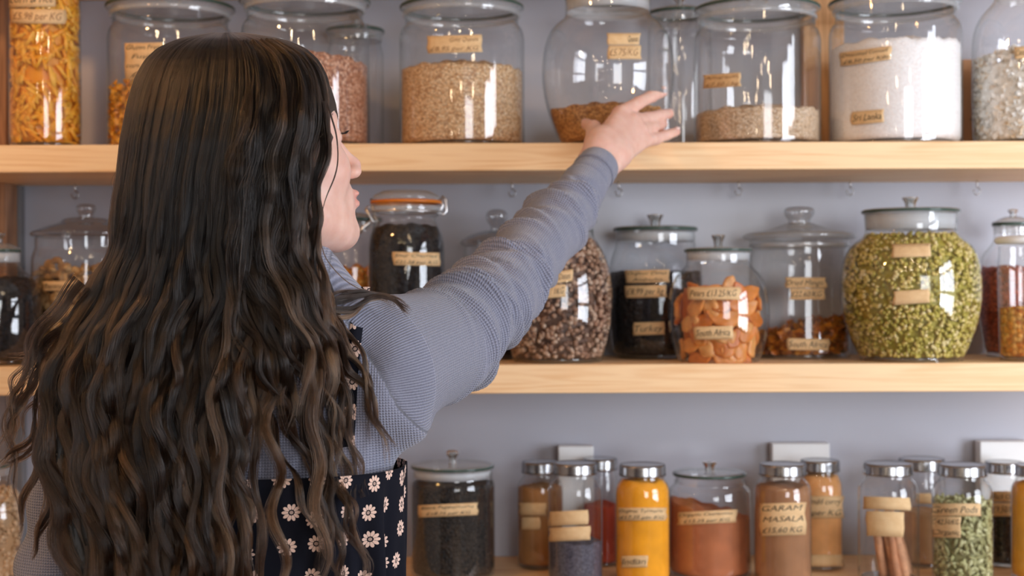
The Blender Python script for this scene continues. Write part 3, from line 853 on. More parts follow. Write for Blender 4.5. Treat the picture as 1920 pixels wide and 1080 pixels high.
# clip top jar
j = Jar('clip_top_jar', 'clip top glass jar of black sour cherries with an orange rubber seal', 762, 2.375, Z2, [(62, 392), (62, 404), (55, 408), (56, 414), (63, 428), (70, 450), (72, 480), (72, 560), (72, 660), (70, 684), (66, Bz)], group=G2)
lid = j.part('glass_lid', [(62, 376), (64, 372), (60, 366), (50, 362), (44, 358), (40, 360), (0, 362)], 'lidglass')
j.part('rubber_seal', [(60, 376), (66, 376.5), (67, 379.5), (66, 382.5), (60, 383), (60, 376)], 'rubber', label='orange rubber sealing ring')
j.part('jar_rim', [(60, 386), (66, 387), (67, 392), (66, 397), (58, 400), (58, 386)], 'lidglass')
def lp(px, py, dy=0.0):
    p = P(px, py, j.d + dy); return (p.x - j.x, dy, p.z - j.z)
wires = [tube_geo([lp(696, 372, 0), lp(700, 395, 0), lp(703, 408, -.004), lp(707, 414, -.006), lp(700, 416, -.008), lp(692, 402, -.006), lp(686, 392, -.004), lp(690, 388, 0), lp(698, 392, .002)], .0024, 8),
         tube_geo([lp(697, 412, -.008), lp(690, 420, -.010), lp(680, 428, -.012), lp(671, 439, -.013)], [.0024, .0028, .0036, .0026], 8),
         tube_geo([lp(828, 368, 0), lp(836, 374, 0), lp(837, 396, 0), lp(832, 402, -.002), lp(822, 400, -.004), lp(830, 386, -.004), lp(826, 372, -.003)], .0024, 8)]
V, Fc = merge(wires)
o_ = mesh_obj('wire_clip', V, Fc, M['wire'], j.root); o_['label'] = 'bent steel wire clip'
rr_ = (67) * j.k
V, Fc = tube_geo([(rr_ * math.cos(a), rr_ * math.sin(a), j.zy(398)) for a in np.linspace(0, 2 * math.pi, 48)], .0014, 6)
mesh_obj('wire_collar', V, Fc, M['wire'], j.root)
j.fill('sour_cherries', 'black dried sour cherries filling the clip top jar', 'dried fruit', 428, 'black', dome=.006, noise=.003)
j.tape(737, 826, 473, 498, ['Sour Cherries', '£21.38 per KG'], -0.02)

j = Jar('glass_jar', 'dim glass jar with a stepped domed lid behind the raised sleeve', 932, 2.53, Z2, [(62, 462), (62, 478), (66, 492), (68, 510), (68, 650), (65, 684)], group='jars with stepped domed lids')
lid = j.part('glass_lid', [(62, 462), (68, 458), (69, 452), (60, 446), (50, 440), (30, 434), (18, 432), (0, 432)], 'thick')
j.part('lid_knob', [(12, 433), (12, 424), (18, 416), (21, 406), (19, 398), (12, 393), (0, 392)], 'thick', parent=lid)
j.fill('dark_fruit', 'dark brown dried fruit in the dim jar behind the raised sleeve', 'dried fruit', 540, 'black')

j = Jar('glass_jar', 'bulging barrel jar of chopped dates directly under the raised sleeve', 1045, 2.40, Z2, [(68, 425), (68, 444), (76, 456), (92, 482), (102, 520), (105, 565), (102, 610), (92, 650), (82, 680), (76, Bz)], group='bulging barrel jars', smooth=2)
glass_lid(j, 74, 410, 16, 26, seal=14)
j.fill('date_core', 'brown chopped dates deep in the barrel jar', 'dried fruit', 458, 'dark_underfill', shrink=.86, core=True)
pieces(j, 'chopped_dates', 'chopped date pieces packed against the glass of the barrel jar', 'dried fruit', 'chunk', 1900, 0.0047, 'chunkdate', ntop=60, ztop=j.zy(452), seed=22)
j.tape(1005, 1075, 510, 532, ['Chopped Dates'], 0.16)
j.tape(1002, 1062, 535, 559, ['£6.50 / 1KG'], 0.08)

j = Jar('glass_jar', 'wide glass jar of black prunes with three labels under a dark green lid', 1229, 2.512, Z2, [(74, 440), (74, 462), (80, 476), (86, 496), (88, 540), (86, 610), (82, 660), (70, 694)], group=G2, smooth=2)
glass_lid(j, 79, 426, 17, 22, 9, 2, 'cup', seal=18)
j.fill('black_prunes', 'black prunes filling the three label jar', 'dried fruit', 512, 'black', noise=.004)
j.tape(1173, 1256, 506, 530, ['Organic Dates', 'Amberlot'], 0.02)
j.tape(1172, 1250, 535, 558, ['£8.99 per kg'], 0.02)
j.tape(1188, 1247, 604, 628, ['Turkey'], 0.03)

j = Jar('glass_jar', 'small bulging jar of orange dried pears with a milky lid ring', 1347, 2.372, Z2, [(60, 478), (60, 496), (66, 504), (80, 518), (91, 545), (95, 585), (92, 625), (82, 662), (72, 682), (68, Bz)], group='bulging barrel jars', smooth=2)
glass_lid(j, 64, 466, 14, 22, 7, 4, 'cup', seal=16)
j.fill('pear_core', 'orange dried pear deep in the small bulging jar', 'dried fruit', 545, 'pear', shrink=.72)
def slice_geo(L_, W_, T_, sd):
    rr = random.Random(sd); import bmesh
    bm = bmesh.new(); bmesh.ops.create_icosphere(bm, subdivisions=3, radius=1)
    for v in bm.verts:
        x, y, z = v.co
        cup = 0.35 * (x * x)
        v.co = Vector((x * L_ * (1 + .08 * math.sin(4 * y + sd)), y * W_ * (1 - .25 * x), z * T_ * (1 + .5 * (x * x + y * y)) + cup * T_ * 1.6 + .25 * T_ * math.sin(5 * x + sd) * math.cos(4 * y)))
    V = [tuple(v.co) for v in bm.verts]; Fc = [[v.index for v in f.verts] for f in bm.faces]; bm.free(); return V, Fc
rr = random.Random(5)
sp = []
for row, y in enumerate((545, 573, 600, 625, 648, 668)):
    for q in range(6):
        px = 1347 + (-74 + 29.5 * q + (row % 2) * 13) * (0.97 if row else .85)
        if abs(px - 1347) > 82: continue
        sp.append((ang(j, px), .80, j.zy(y + rr.uniform(-6, 6)), rr.uniform(0, 3.1)))
for q in range(8): sp.append((rr.uniform(0, math.pi), .78, j.zy(rr.uniform(560, 660)), rr.uniform(0, 3)))
def where_(k, a, z):
    return 'plump orange dried pear half among others in the small bulging jar'
individuals(j, 'dried_pear', [slice_geo(.021, .0135, .005, s) for s in (1, 2, 3, 4)], 'pear', sp, where_, 'dried pear', 'dried pear halves in the small bulging jar', 6)
j.tape(1290, 1388, 538, 562, ['Pears £13.25/KG'], 0.0)
j.tape(1302, 1373, 612, 636, ['South Africa'], 0.03)

j = Jar('glass_jar', 'wide straight jar of dried mango with a stepped domed lid and large knob', 1499, 2.505, Z2, [(92, 452), (90, 464), (90, 476), (92, 490), (93, 520), (93, 620), (93, 670), (90, 688), (86, Bz)], group='jars with stepped domed lids')
rim(j, 94, 456, 8)
lid = j.part('glass_lid', [(94, 450), (104, 447), (105, 441), (94, 436), (70, 434), (50, 428), (40, 424), (30, 421), (26, 418), (0, 418)], 'lidglass')
j.part('lid_knob', [(21, 420), (20, 412), (27, 404), (29, 396), (24, 389), (0, 387)], 'thick', parent=lid)
j.fill('mango_core', 'dark orange dried mango deep in the straight jar', 'dried fruit', 640, 'mango', shrink=.8, slope=.18, core=True)
pieces(j, 'dried_mango', 'curled dark orange dried mango slices sloping up to one side of the straight jar', 'dried fruit', 'flake', 620, 0.0125, 'mango', ntop=160, ztop=j.zy(622), flat=False, seed=24, slope=.22, radial=.6)
j.tape(1472, 1549, 520, 540, ['Dried Mango', ], 0.0)
j.tape(1481, 1546, 541, 562, ['£22.60/KG'], 0.0)
j.tape(1476, 1555, 635, 657, ['South Africa'], -0.02)

j = Jar('glass_jar', 'large bulging jar full of green split peas with two blank labels', 1708, 2.388, Z2, [(86, 402), (84, 420), (83, 436), (90, 446), (112, 462), (124, 486), (130, 530), (128, 575), (118, 620), (100, 660), (88, 684), (84, Bz)], group='bulging barrel jars', smooth=2)
glass_lid(j, 90, 393, 17, 20, 8, 3, 'cup', seal=30)
j.fill('pea_core', 'green peas deep in the large bulging jar', 'split peas', 446, 'peas', shrink=.90, core=True)
pieces(j, 'split_peas', 'yellow green split peas packed against the glass of the large jar', 'split peas', 'pea', 3000, 0.0041, 'peas', ntop=80, ztop=j.zy(441), seed=25)
j.tape(1673, 1746, 457, 482, [], 0.03); j.tape(1675, 1742, 544, 570, [], 0.07)

j = Jar('glass_jar', 'jar of red lentils standing back, between the pea jar and the popcorn jar', 1900, 2.50, Z2, [(34, 425), (34, 450), (42, 462), (58, 480), (64, 520), (62, 600), (50, 676)], group=G2, smooth=2)
glass_lid(j, 38, 416, 10, 14)
j.fill('red_lentils', 'reddish brown lentils in the jar standing back beside the pea jar', 'lentils', 503, 'lentil')
j = Jar('glass_jar', 'straight glass jar of popping corn with a white plastic rim, at the frame edge', 1925, 2.36, Z2, [(50, 462), (50, 474), (50, 480), (52, 492), (53, 520), (51, 600), (49, 680), (46, Bz)], group=G2)
j.part('plastic_rim', [(50, 458), (56, 456), (58, 450), (56, 445), (44, 442), (0, 442)], 'white', label='white plastic lid')
j.fill('popping_corn', 'orange popping corn kernels in the jar with a white lid', 'corn', 578, 'corn', noise=.003)

# ---------------- bottom shelf
G3 = 'small screw top spice jars on the lowest shelf'
def spice(cx, hw, ylid, lidhw, d, fillname, fill, yfill, label, flabel, tapes=(), slope=0., dome=.004, fcat='spice', mt='steel', lidh=22):
    Bq = 540 + (CAMZ - Z3) * F / d
    j = Jar('spice_jar', label, cx, d, Z3, [(lidhw * .92, ylid + 14), (lidhw * .92, ylid + lidh + 4), (lidhw * .95, ylid + lidh + 8), (hw * .95, ylid + lidh + 18), (hw, ylid + lidh + 30), (hw, ylid + lidh + 60), (hw, Bq - 30), (hw, Bq - 12), (hw * .97, Bq - 4), (hw * .92, Bq)], group=G3)
    lid = j.part('screw_lid', [(lidhw * .9, ylid + lidh + 1), (lidhw, ylid + lidh), (lidhw, ylid + lidh - 3), (lidhw * .985, ylid + lidh - 5), (lidhw * .985, ylid + 5), (lidhw * .96, ylid + 1), (lidhw * .88, ylid + 2), (lidhw * .5, ylid + 2), (0, ylid + 2)], mt, smooth=0, ribs=48)
    if fill:
        j.fill(fillname, flabel, fcat, yfill, fill, slope=slope, dome=dome, noise=.002)
    for t in tapes: j.tape(*t)
    return j
j = Jar('glass_jar', 'wide round jar of black peppercorns with a green-edged knobbed lid', 847, 2.425, Z3, cyl(79, 886, 1081, 74, 8, 896), group='knobbed glass jars on the lowest shelf')
glass_lid(j, 78, 870, 13, 25, 8, 2, 'knob', seal=16)
j.fill('black_peppercorns', 'black peppercorns filling the wide round jar', 'peppercorns', 905, 'pepper', noise=.002)
j.tape(784, 894, 945, 968, ['Black Peppercorns', '£18.75 per KG'], 0.045)
spice(1011, 43, 864, 34, 2.50, 'ground_cumin', 'cumin', 912, 'brown spice jar partly hidden behind the poppy seed jar', 'ground brown spice in the jar behind the poppy seeds', [(972, 1022, 943, 966, [], 0), (976, 1010, 970, 993, [], 0)])
spice(1077, 51, 866, 41, 2.365, 'poppy_seeds', 'poppy', 1014, 'spice jar one quarter full of blue grey poppy seeds', 'blue grey poppy seeds in the quarter full jar', [(1028, 1101, 958, 985, [], .05), (1029, 1104, 988, 1014, [], .05)], dome=.006)
spice(1124, 33, 858, 32, 2.515, 'paprika', 'paprika', 945, 'red paprika jar squeezed between poppy seeds and turmeric', 'dark red paprika behind the poppy seed jar')
spice(1203, 51, 869, 43, 2.36, 'turmeric_powder', 'turmeric', 900, 'bright yellow turmeric jar with two labels', 'bright yellow turmeric powder', [(1156, 1248, 952, 976, ['Organic Turmeric', '£17.25 per KG'], .0), (1162, 1212, 1042, 1064, ['Indian'], .02)])
j = Jar('glass_jar', 'wide glass jar of ground cinnamon with a pale knobbed lid', 1329, 2.425, Z3, cyl(77, 900, 1081, 66, 12, 908), group='knobbed glass jars on the lowest shelf')
glass_lid(j, 69, 884, 15, 16, 8, 3, 'cup', mt='glass')
j.fill('ground_cinnamon', 'ground cinnamon sloping down to one side in the wide jar', 'spice', 955, 'cinnamon', slope=-.25, dome=.004)
j.tape(1268, 1379, 958, 982, ['Organic Cinnamon', '£13.25 per KG'], 0.05)
spice(1466, 53, 868, 43, 2.36, 'garam_masala', 'masala', 910, 'brown garam masala jar with a large three line label', 'dull brown garam masala powder', [(1424, 1509, 943, 1004, ['GARAM', 'MASALA', '£15.60 KG'], .03)])
spice(1536, 41, 861, 36, 2.48, 'orange_spice', 'peach', 890, 'pale orange spice jar with a white sticker, behind garam masala', 'pale orange ground spice in the jar behind garam masala', [(1516, 1580, 930, 972, ['mild curry', 'per KG'], .0), (1505, 1580, 1040, 1062, [], 0)])
j = spice(1664, 56, 867, 45, 2.365, None, None, 0, 'jar of cinnamon sticks with two blank labels', '', [(1619, 1706, 932, 956, [], -.03), (1622, 1692, 959, 1006, [], -.04)])
def quill(L_, R_, sd):
    rr = random.Random(sd); V, Fc = [], []; nseg = 14; nl = 8
    prof = []
    for k in range(nseg + 1):
        a = 2 * math.pi * 1.45 * k / nseg; r = R_ * (1 - .38 * k / nseg); prof.append((r * math.cos(a), r * math.sin(a)))
    for i in range(nl + 1):
        x = -L_ / 2 + L_ * i / nl
        for (y, z) in prof: V.append((x, y + .0006 * math.sin(x * 90 + sd), z + .0005 * math.cos(x * 120)))
    for i in range(nl):
        for k in range(nseg):
            a = i * (nseg + 1) + k; Fc.append([a, a + 1, a + nseg + 2, a + nseg + 1])
    return V, Fc
rr = random.Random(9); first = []
for k in range(15):
    L_ = rr.uniform(.085, .115)
    if k < 4:
        V, Fc = quill(.1, .0082, k); o = mesh_obj('cinnamon_stick', V, Fc, M['bark'])
        md = o.modifiers.new('t', 'SOLIDIFY'); md.thickness = .0009; rnd_attr(o.data, k / 4); first.append(o)
    else: o = first[k % 4].copy(); COL.objects.link(o)
    a = rr.uniform(0, 2 * math.pi) if k > 8 else rr.uniform(-2.6, -.5); r = j.rad(.05) * rr.uniform(.15, .70)
    x0_, y0_ = r * math.cos(a) + .007, r * math.sin(a)
    tiltx = -rr.uniform(.15, .34); tilty = rr.uniform(-.15, .15)
    z_ax = Vector((tiltx, tilty, 1)).normalized()
    mid = Vector((x0_ * .8, y0_ * .8, .007 + L_ / 2 * .98))
    R = axes_rot(z_ax[:], (math.cos(k), math.sin(k), 0))
    o.matrix_world = Matrix.Translation(Vector((j.x, j.d, j.z)) + mid) @ Matrix(R.tolist()).to_4x4() @ Matrix.Diagonal((L_ / .1, 1, 1, 1))
    tag(o, 'rolled cinnamon stick leaning inside the jar with two blank labels', 'cinnamon stick', 'cinnamon sticks in the screw top jar')
spice(1727, 42, 858, 42, 2.50, 'tan_spice', 'tan', 958, 'tan spice jar standing back between cinnamon sticks and cardamom', 'pale tan ground spice behind the cinnamon sticks', [(1716, 1745, 925, 945, [], 0)])
j = spice(1803, 55, 869, 44, 2.36, None, None, 0, 'jar of pale green cardamom pods with a ragged label', '', [(1748, 1838, 944, 968, ['Green Pods'], .0), (1750, 1800, 969, 1008, ['£42.50/KG', 'Organic'], -.03)])
j.fz = j.zy(940)
j.fill('cardamom_core', 'green pods deep in the cardamom jar', 'cardamom', 955, 'pods', shrink=.82, core=True)
pieces(j, 'cardamom_pods', 'pale green cardamom pods packed against the glass', 'cardamom', 'pod', 560, 0.0040, 'pods', ntop=60, ztop=j.zy(938), seed=31, flat=True, radial=.5)
spice(1881, 42, 864, 34, 2.50, 'black_seed', 'pepper', 948, 'jar of black seed standing back beside the cardamom', 'fine black seed in the jar behind the cardamom', [(1855, 1915, 921, 941, ['Black Onion'], 0), (1857, 1912, 943, 968, ['£9.50/KG'], 0)])
spice(1946, 50, 870, 42, 2.375, 'mustard_powder', 'mustard', 905, 'yellow orange powder jar cut by the frame edge beside black seed', 'yellow orange powder at the frame edge')
# white boxes standing in for bright patches of light on the wall
def patch_box(x0, x1, y0, d, label, name='light_patch_box'):
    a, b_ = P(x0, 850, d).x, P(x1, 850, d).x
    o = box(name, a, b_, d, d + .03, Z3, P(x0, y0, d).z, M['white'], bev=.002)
    return tag(o, label, 'box', 'white boxes standing in for light patches on the back wall')
patch_box(1047, 1113, 837, 2.56, 'narrow upright white box standing in for a light patch on the wall behind the paprika jar')
patch_box(1448, 1556, 832, 2.566, 'wide pale box standing in for a light patch on the wall behind the garam masala jar')
patch_box(1838, 1935, 828, 2.562, 'bright white box standing in for a light patch on the wall behind the black seed jar')
j = Jar('glass_jar', 'bulging jar of chickpeas low down beside the hair ends and grey sleeve', -18, 2.40, Z3, [(34, 880), (34, 900), (40, 910), (54, 930), (60, 970), (56, 1010), (46, 1050), (40, 1078)], group='bulging barrel jars', smooth=2)
glass_lid(j, 38, 868, 10, 16)
j.fill('chickpea_core', 'pale chickpeas deep in the low jar', 'chickpeas', 925, 'chickpea', shrink=.85, core=True)
pieces(j, 'chickpeas', 'beige chickpeas packed against the glass beside the hair ends', 'chickpeas', 'ball', 420, 0.0046, 'chickpea', ntop=30, ztop=j.zy(920), seed=33)

# ------------------------------------------------------------------ the person
person = empty('person', (-0.31, 1.60, 0.0), 'person seen from behind, long dark wavy hair, grey sweater, reaching up for a jar', 'person')
def to_person(o):
    """keep world coordinates of a mesh built in world space"""
    o.parent = person; o.matrix_parent_inverse = Matrix.Translation((0.31, -1.60, 0.0)); return o
def v3(px, py, d): return np.array(P(px, py, d)[:])

# arm chain (right arm, raised towards the barrel jar)
ARM = [(v3(700, 690, 1.62), .082), (v3(820, 648, 1.73), .067), (v3(930, 556, 1.86), .0535), (v3(1045, 418, 2.01), .0430), (v3(1108, 330, 2.10), .0318)]
WR = v3(1118, 315, 2.125)

# --- sweater
sw = Field(axis((-.64, -.2, .006), (-.2, .18, .0032)), axis((1.40, 2.18, .004)), axis((.94, 1.57, .004)))
sw.ell((-.312, 1.60, 1.19), (.178, .108, .26), k=.03)
sw.ell((-.312, 1.60, 1.00), (.165, .105, .16), k=.03)
sw.cap((-.445, 1.60, 1.285), (-.18, 1.60, 1.272), .055, .058, k=.035)
sw.cap((-.35, 1.60, 1.315), (-.29, 1.60, 1.315), .045, .042, k=.03)
for (a, ra), (b_, rb_) in zip(ARM, ARM[1:]): sw.cap(a, b_, ra, rb_, k=.012)
sw.ell(v3(712, 742, 1.60), (.056, .06, .07), k=.03)
# left arm hangs
sw.cap((-.455, 1.60, 1.275), (-.505, 1.615, 1.03), .056, .053, k=.03)
sw.cap((-.505, 1.615, 1.03), (-.50, 1.57, .90), .053, .046, k=.02)
V, Q = sw.mesh()
def chain_param(V, chain):
    best = np.full(len(V), 9.9); U = np.zeros(len(V)); A = np.zeros(len(V)); acc = 0.0
    for (a, ra), (b_, rb_) in zip(chain, chain[1:]):
        v = b_ - a; L = np.linalg.norm(v); t = np.clip((V - a) @ v / L ** 2, 0, 1)
        q = V - a - t[:, None] * v; d = np.linalg.norm(q, axis=1)
        e1 = np.cross(v, [0, 0, 1.0]); e1 /= np.linalg.norm(e1); e2 = np.cross(v / L, e1)
        w = d < best
        best[w] = d[w]; U[w] = (acc + t * L)[w]; A[w] = np.arctan2(q @ e2, q @ e1)[w]; acc += L
    return best, U, A, acc
best, U, A, LEN = chain_param(V, ARM)
CUM = np.concatenate([[0], np.cumsum([np.linalg.norm(b_[0] - a[0]) for a, b_ in zip(ARM, ARM[1:])])])
seam_x = np.interp(V[:, 2], [1.17, 1.19, 1.218, 1.266, 1.32, 1.36], [-.085, -.098, -.122, -.146, -.182, -.20])
onarm = np.clip((V[:, 0] - seam_x) / .05, 0, 1)
# creases of the pushed-up sleeve: narrow rings that lean and fade
me_ = None
def vnorm(V, Q):
    n_ = np.zeros_like(V); a = np.cross(V[Q[:, 2]] - V[Q[:, 0]], V[Q[:, 3]] - V[Q[:, 1]])
    for k in range(4): np.add.at(n_, Q[:, k], a)
    return n_ / (np.linalg.norm(n_, axis=1)[:, None] + 1e-12)
NM = vnorm(V, Q)
rr = random.Random(4)
disp = np.zeros(len(V))
for k in range(40):
    u0 = rr.uniform(.10, LEN - .07); a0 = rr.uniform(-3.1, 3.1); w0 = rr.uniform(.9, 1.7); lean = rr.uniform(-.020, .020); wd = rr.uniform(.0045, .009); am = rr.uniform(.0038, .0082)
    if k < 12: u0 = rr.uniform(.16, .36); am *= 1.25
    da = np.angle(np.exp(1j * (A - a0)))
    win = np.exp(-(da / w0) ** 2)
    x = (U - u0 - lean * da - .006 * np.sin(2 * da)) / wd
    disp += am * win * (np.exp(-x ** 2) - .7 * np.exp(-(x - 1.9) ** 2))
disp += .0012 * np.sin(U * 95 + 1.4 * np.sin(A * 2)) * np.clip((U - .08) / .1, 0, 1)
# shoulder blade / back folds
tz = V[:, 2]
back = .0035 * np.sin(V[:, 0] * 60 + tz * 70) + .003 * np.sin(V[:, 0] * 90 - tz * 40 + 1)
disp = disp * onarm + back * (1 - onarm) * .8
disp *= np.where(U > LEN - .022, .15, 1)
seam = -.0022 * np.exp(-((V[:, 0] - seam_x) / .0026) ** 2) * (V[:, 2] > 1.16)
hem = seam + np.exp(-((U - (LEN - .020)) / .0022) ** 2) * -.0016 * (onarm > .9)
V = V + NM * (disp + hem)[:, None]
mt, nt, out = new_mat('grey_rib_knit'); n = N(nt)
at = n.add('ShaderNodeAttribute', attribute_name='knit')
sx = n.add('ShaderNodeSeparateXYZ', {0: at.outputs['Vector']})
rib = n.m('SINE', n.m('MULTIPLY', sx.outputs[1], 2 * math.pi / .0031))
stitch = n.m('SINE', n.m('ADD', n.m('MULTIPLY', sx.outputs[0], 2 * math.pi / .0030), n.m('MULTIPLY', rib, .6)))
tc = n.add('ShaderNodeTexCoord')
nz = n.add('ShaderNodeTexNoise', {'Vector': tc.outputs['Object'], 'Scale': 420.0, 'Detail': 2.0})
hh = n.m('ADD', n.m('ADD', n.m('MULTIPLY', rib, .5), n.m('MULTIPLY', stitch, .6)), n.m('MULTIPLY', nz.outputs[0], 1.2))
fac = n.m('ADD', n.m('MULTIPLY', hh, .22), .42)
cc = n.ramp(fac, [(0.0, srgb(66, 68, 84)), (0.5, srgb(122, 125, 144)), (1.0, srgb(168, 171, 190))])
b = n.add('ShaderNodeBsdfPrincipled', {'Base Color': cc, 'Roughness': 0.92, 'Normal': n.bump(hh, .7, .0009)})
b.inputs['Sheen Weight'].default_value = .35
nt.links.new(b.outputs[0], out.inputs[0]); M['knit'] = mt
swo = to_person(mesh_obj('sweater', V, Q, M['knit'])); swo['label'] = 'grey rib knit sweater with the sleeve pushed up in creases'
kn = np.zeros((len(V), 3), np.float32)
kn[:, 0] = np.where(onarm > 0, U, V[:, 2]); kn[:, 1] = np.where(onarm > 0, A * np.interp(U, CUM, [r for _, r in ARM]), V[:, 0])
at = swo.data.attributes.new('knit', 'FLOAT_VECTOR', 'POINT'); at.data.foreach_set('vector', kn.ravel())
# cuff band
cv = ARM[-1][0] - ARM[-2][0]; cv /= np.linalg.norm(cv)
pts = [ARM[-1][0] + cv * t for t in np.linspace(.006, .033, 8)]
Vc, Fc = tube_geo(pts, np.array([.0325, .0328, .0326, .0322, .0318, .0316, .0318, .0306]), 40)
Fc = Fc[:-2]
cf = to_person(mesh_obj('cuff', Vc, Fc, M['knit'])); md = cf.modifiers.new('t', 'SOLIDIFY'); md.thickness = .0018
best, U2, A2, _ = chain_param(np.array(Vc), ARM)
k2 = np.zeros((len(Vc), 3), np.float32); k2[:, 0] = np.repeat(np.linspace(0, .027, 8), 40); k2[:, 1] = np.tile(np.arange(40) / 40 * .2, 8)
at = cf.data.attributes.new('knit', 'FLOAT_VECTOR', 'POINT'); at.data.foreach_set('vector', k2.ravel())

# --- body: one continuous surface from crown to feet
HS = 1.06
AZ, PT = math.radians(33), math.radians(14)
HO = v3(472, 287, 1.575)
fd = np.array([math.cos(AZ) * math.cos(PT), math.sin(AZ) * math.cos(PT), math.sin(PT)])
ud = np.array([-math.cos(AZ) * math.sin(PT), -math.sin(AZ) * math.sin(PT), math.cos(PT)])
ld = np.cross(ud, fd)
HR = np.stack([fd, ld, ud], 1)       # columns: forward, left, up
def H(f, l, u): return HO + HS * (fd * f + ld * l + ud * u)
xs = axis((-.62, -.46, .012), (-.46, -.13, .0025), (-.13, .07, .010), (.07, .305, .0018))
ys = axis((1.38, 1.46, .010), (1.46, 1.72, .0030), (1.72, 2.06, .010), (2.06, 2.40, .0020))
zs = axis((-.01, 1.30, .012), (1.30, 1.375, .004), (1.375, 1.47, .0025), (1.47, 1.665, .0019))
bd = Field(xs, ys, zs)
def he(f, l, u, r, k=.012, neg=False, rot=None):
    bd.ell(H(f, l, u), [v * HS for v in r], HR, k, neg)
he(-.012, 0, .032, (.096, .074, .086), .02)
he(.040, 0, .030, (.052, .058, .056), .025)
he(.040, 0, -.035, (.050, .055, .062), .03)
he(.030, 0, -.080, (.052, .047, .034), .03)
for sg in (-1, 1):
    bd.cap(H(-.004, sg * .056, -.055), H(.066, sg * .020, -.102), .020 * HS, .016 * HS, .03)
    he(.060, sg * .036, -.034, (.026, .022, .024), .025)
    bd.cap(H(.085, sg * .010, .020), H(.074, sg * .040, .017), .011 * HS, .009 * HS, .014)
    he(.098, sg * .031, .0, (.014, .015, .010), .010, neg=True)
    he(.0775, sg * .031, -.001, (.0125, .0135, .0118), .004)
    he(.005, sg * .074, -.018, (.019, .007, .030), .006)
bd.ell(H(.083, 0, -.104), [.0165 * HS] * 3, None, .022)
he(.080, 0, -.066, (.020, .028, .024), .016)
bd.cap(H(.091, 0, .002), H(.109, 0, -.034), .0065 * HS, .0085 * HS, .012)
bd.ell(H(.1105, 0, -.0375), [.0098 * HS] * 3, None, .008)
for sg in (-1, 1): he(.105, sg * .0115, -.043, (.0095, .0068, .0072), .006)
he(.1005, 0, -.0655, (.0070, .020, .0052), .004)
he(.0990, 0, -.0765, (.0075, .018, .0058), .004)
he(.1075, 0, -.0708, (.004, .022, .0016), .003, neg=True)
# neck, torso, legs
bd.cap(H(-.015, 0, -.06), (-.312, 1.61, 1.30), .050, .056, .03)
bd.cap((-.42, 1.60, 1.27), (-.20, 1.60, 1.275), .045, .045, .05)
bd.ell((-.312, 1.60, 1.16), (.150, .092, .20), k=.04)
bd.ell((-.312, 1.60, .92), (.155, .105, .17), k=.05)
for sg in (-1, 1):
    hx = -.312 + sg * .085
    bd.cap((hx, 1.60, .84), (hx, 1.61, .47), .083, .055, .03)
    bd.cap((hx, 1.61, .47), (hx, 1.60, .12), .054, .034, .03)
    bd.cap((hx, 1.59, .055), (hx + sg * .02, 1.74, .035), .038, .032, .03)
# left arm with hand hanging
bd.cap((-.455, 1.60, 1.27), (-.505, 1.615, 1.03), .042, .036, .03)
bd.cap((-.505, 1.615, 1.03), (-.49, 1.55, .82), .036, .026, .02)
bd.ell((-.487, 1.545, .765), (.018, .038, .05), k=.02)
for q, L_ in enumerate((.075, .085, .08, .062)):
    bd.cap((-.487, 1.515 + q * .019, .735), (-.480, 1.520 + q * .017, .735 - L_), .009, .0075, .006)
bd.cap((-.480, 1.52, .78), (-.472, 1.49, .715), .012, .009, .01)
# right arm
for (a, ra), (b_, rb_) in zip(ARM, ARM[1:]): bd.cap(a, b_, ra * .78, rb_ * .80, .012)
# right hand
bd.cap(ARM[-1][0] - cv * .03, v3(1117, 315, 2.125), .0255, .0245, .012)
bd.cap(v3(1110, 305, 2.125), v3(1126, 262, 2.165), .0225, .0200, .014)
bd.cap(v3(1130, 318, 2.13), v3(1160, 290, 2.16), .0215, .0185, .014)
KN = [v3(1164, 214, 2.222), v3(1186, 228, 2.222), v3(1199, 245, 2.224), v3(1206, 264, 2.226)]
bd.cap(v3(1126, 280, 2.150), KN[0], .0200, .0135, .012)
bd.cap(v3(1135, 285, 2.150), KN[1], .0190, .0130, .012)
bd.cap(v3(1145, 290, 2.152), KN[2], .0190, .0125, .012)
bd.cap(v3(1155, 294, 2.158), KN[3], .0180, .0120, .012)
FING = [
    [KN[0], v3(1197, 193, 2.250), v3(1223, 180, 2.278), v3(1243, 172, 2.300)],
    [KN[1], v3(1214, 223, 2.262), v3(1238, 217, 2.290), v3(1254, 213, 2.312)],
    [KN[2], v3(1222, 238, 2.262), v3(1236, 236, 2.292), v3(1243, 232, 2.318)],
    [KN[3], v3(1228, 261, 2.252), v3(1250, 253, 2.272), v3(1268, 247, 2.290)]]
FR = [(.0125, .0092, .0090, .0078), (.0122, .0100, .0090, .0078), (.0115, .0095, .0085, .0075), (.0108, .0086, .0076, .0066)]
for fp, fr in zip(FING, FR):
    for i in range(3): bd.cap(fp[i], fp[i + 1], fr[i] * 1.1, fr[i + 1] * 1.08, .0035)
bd.cap(v3(1117, 268, 2.165), v3(1113, 240, 2.215), .0165, .0120, .010)
bd.cap(v3(1113, 240, 2.215), v3(1100, 233, 2.248), .0112, .0092, .005)
V, Q = bd.mesh()
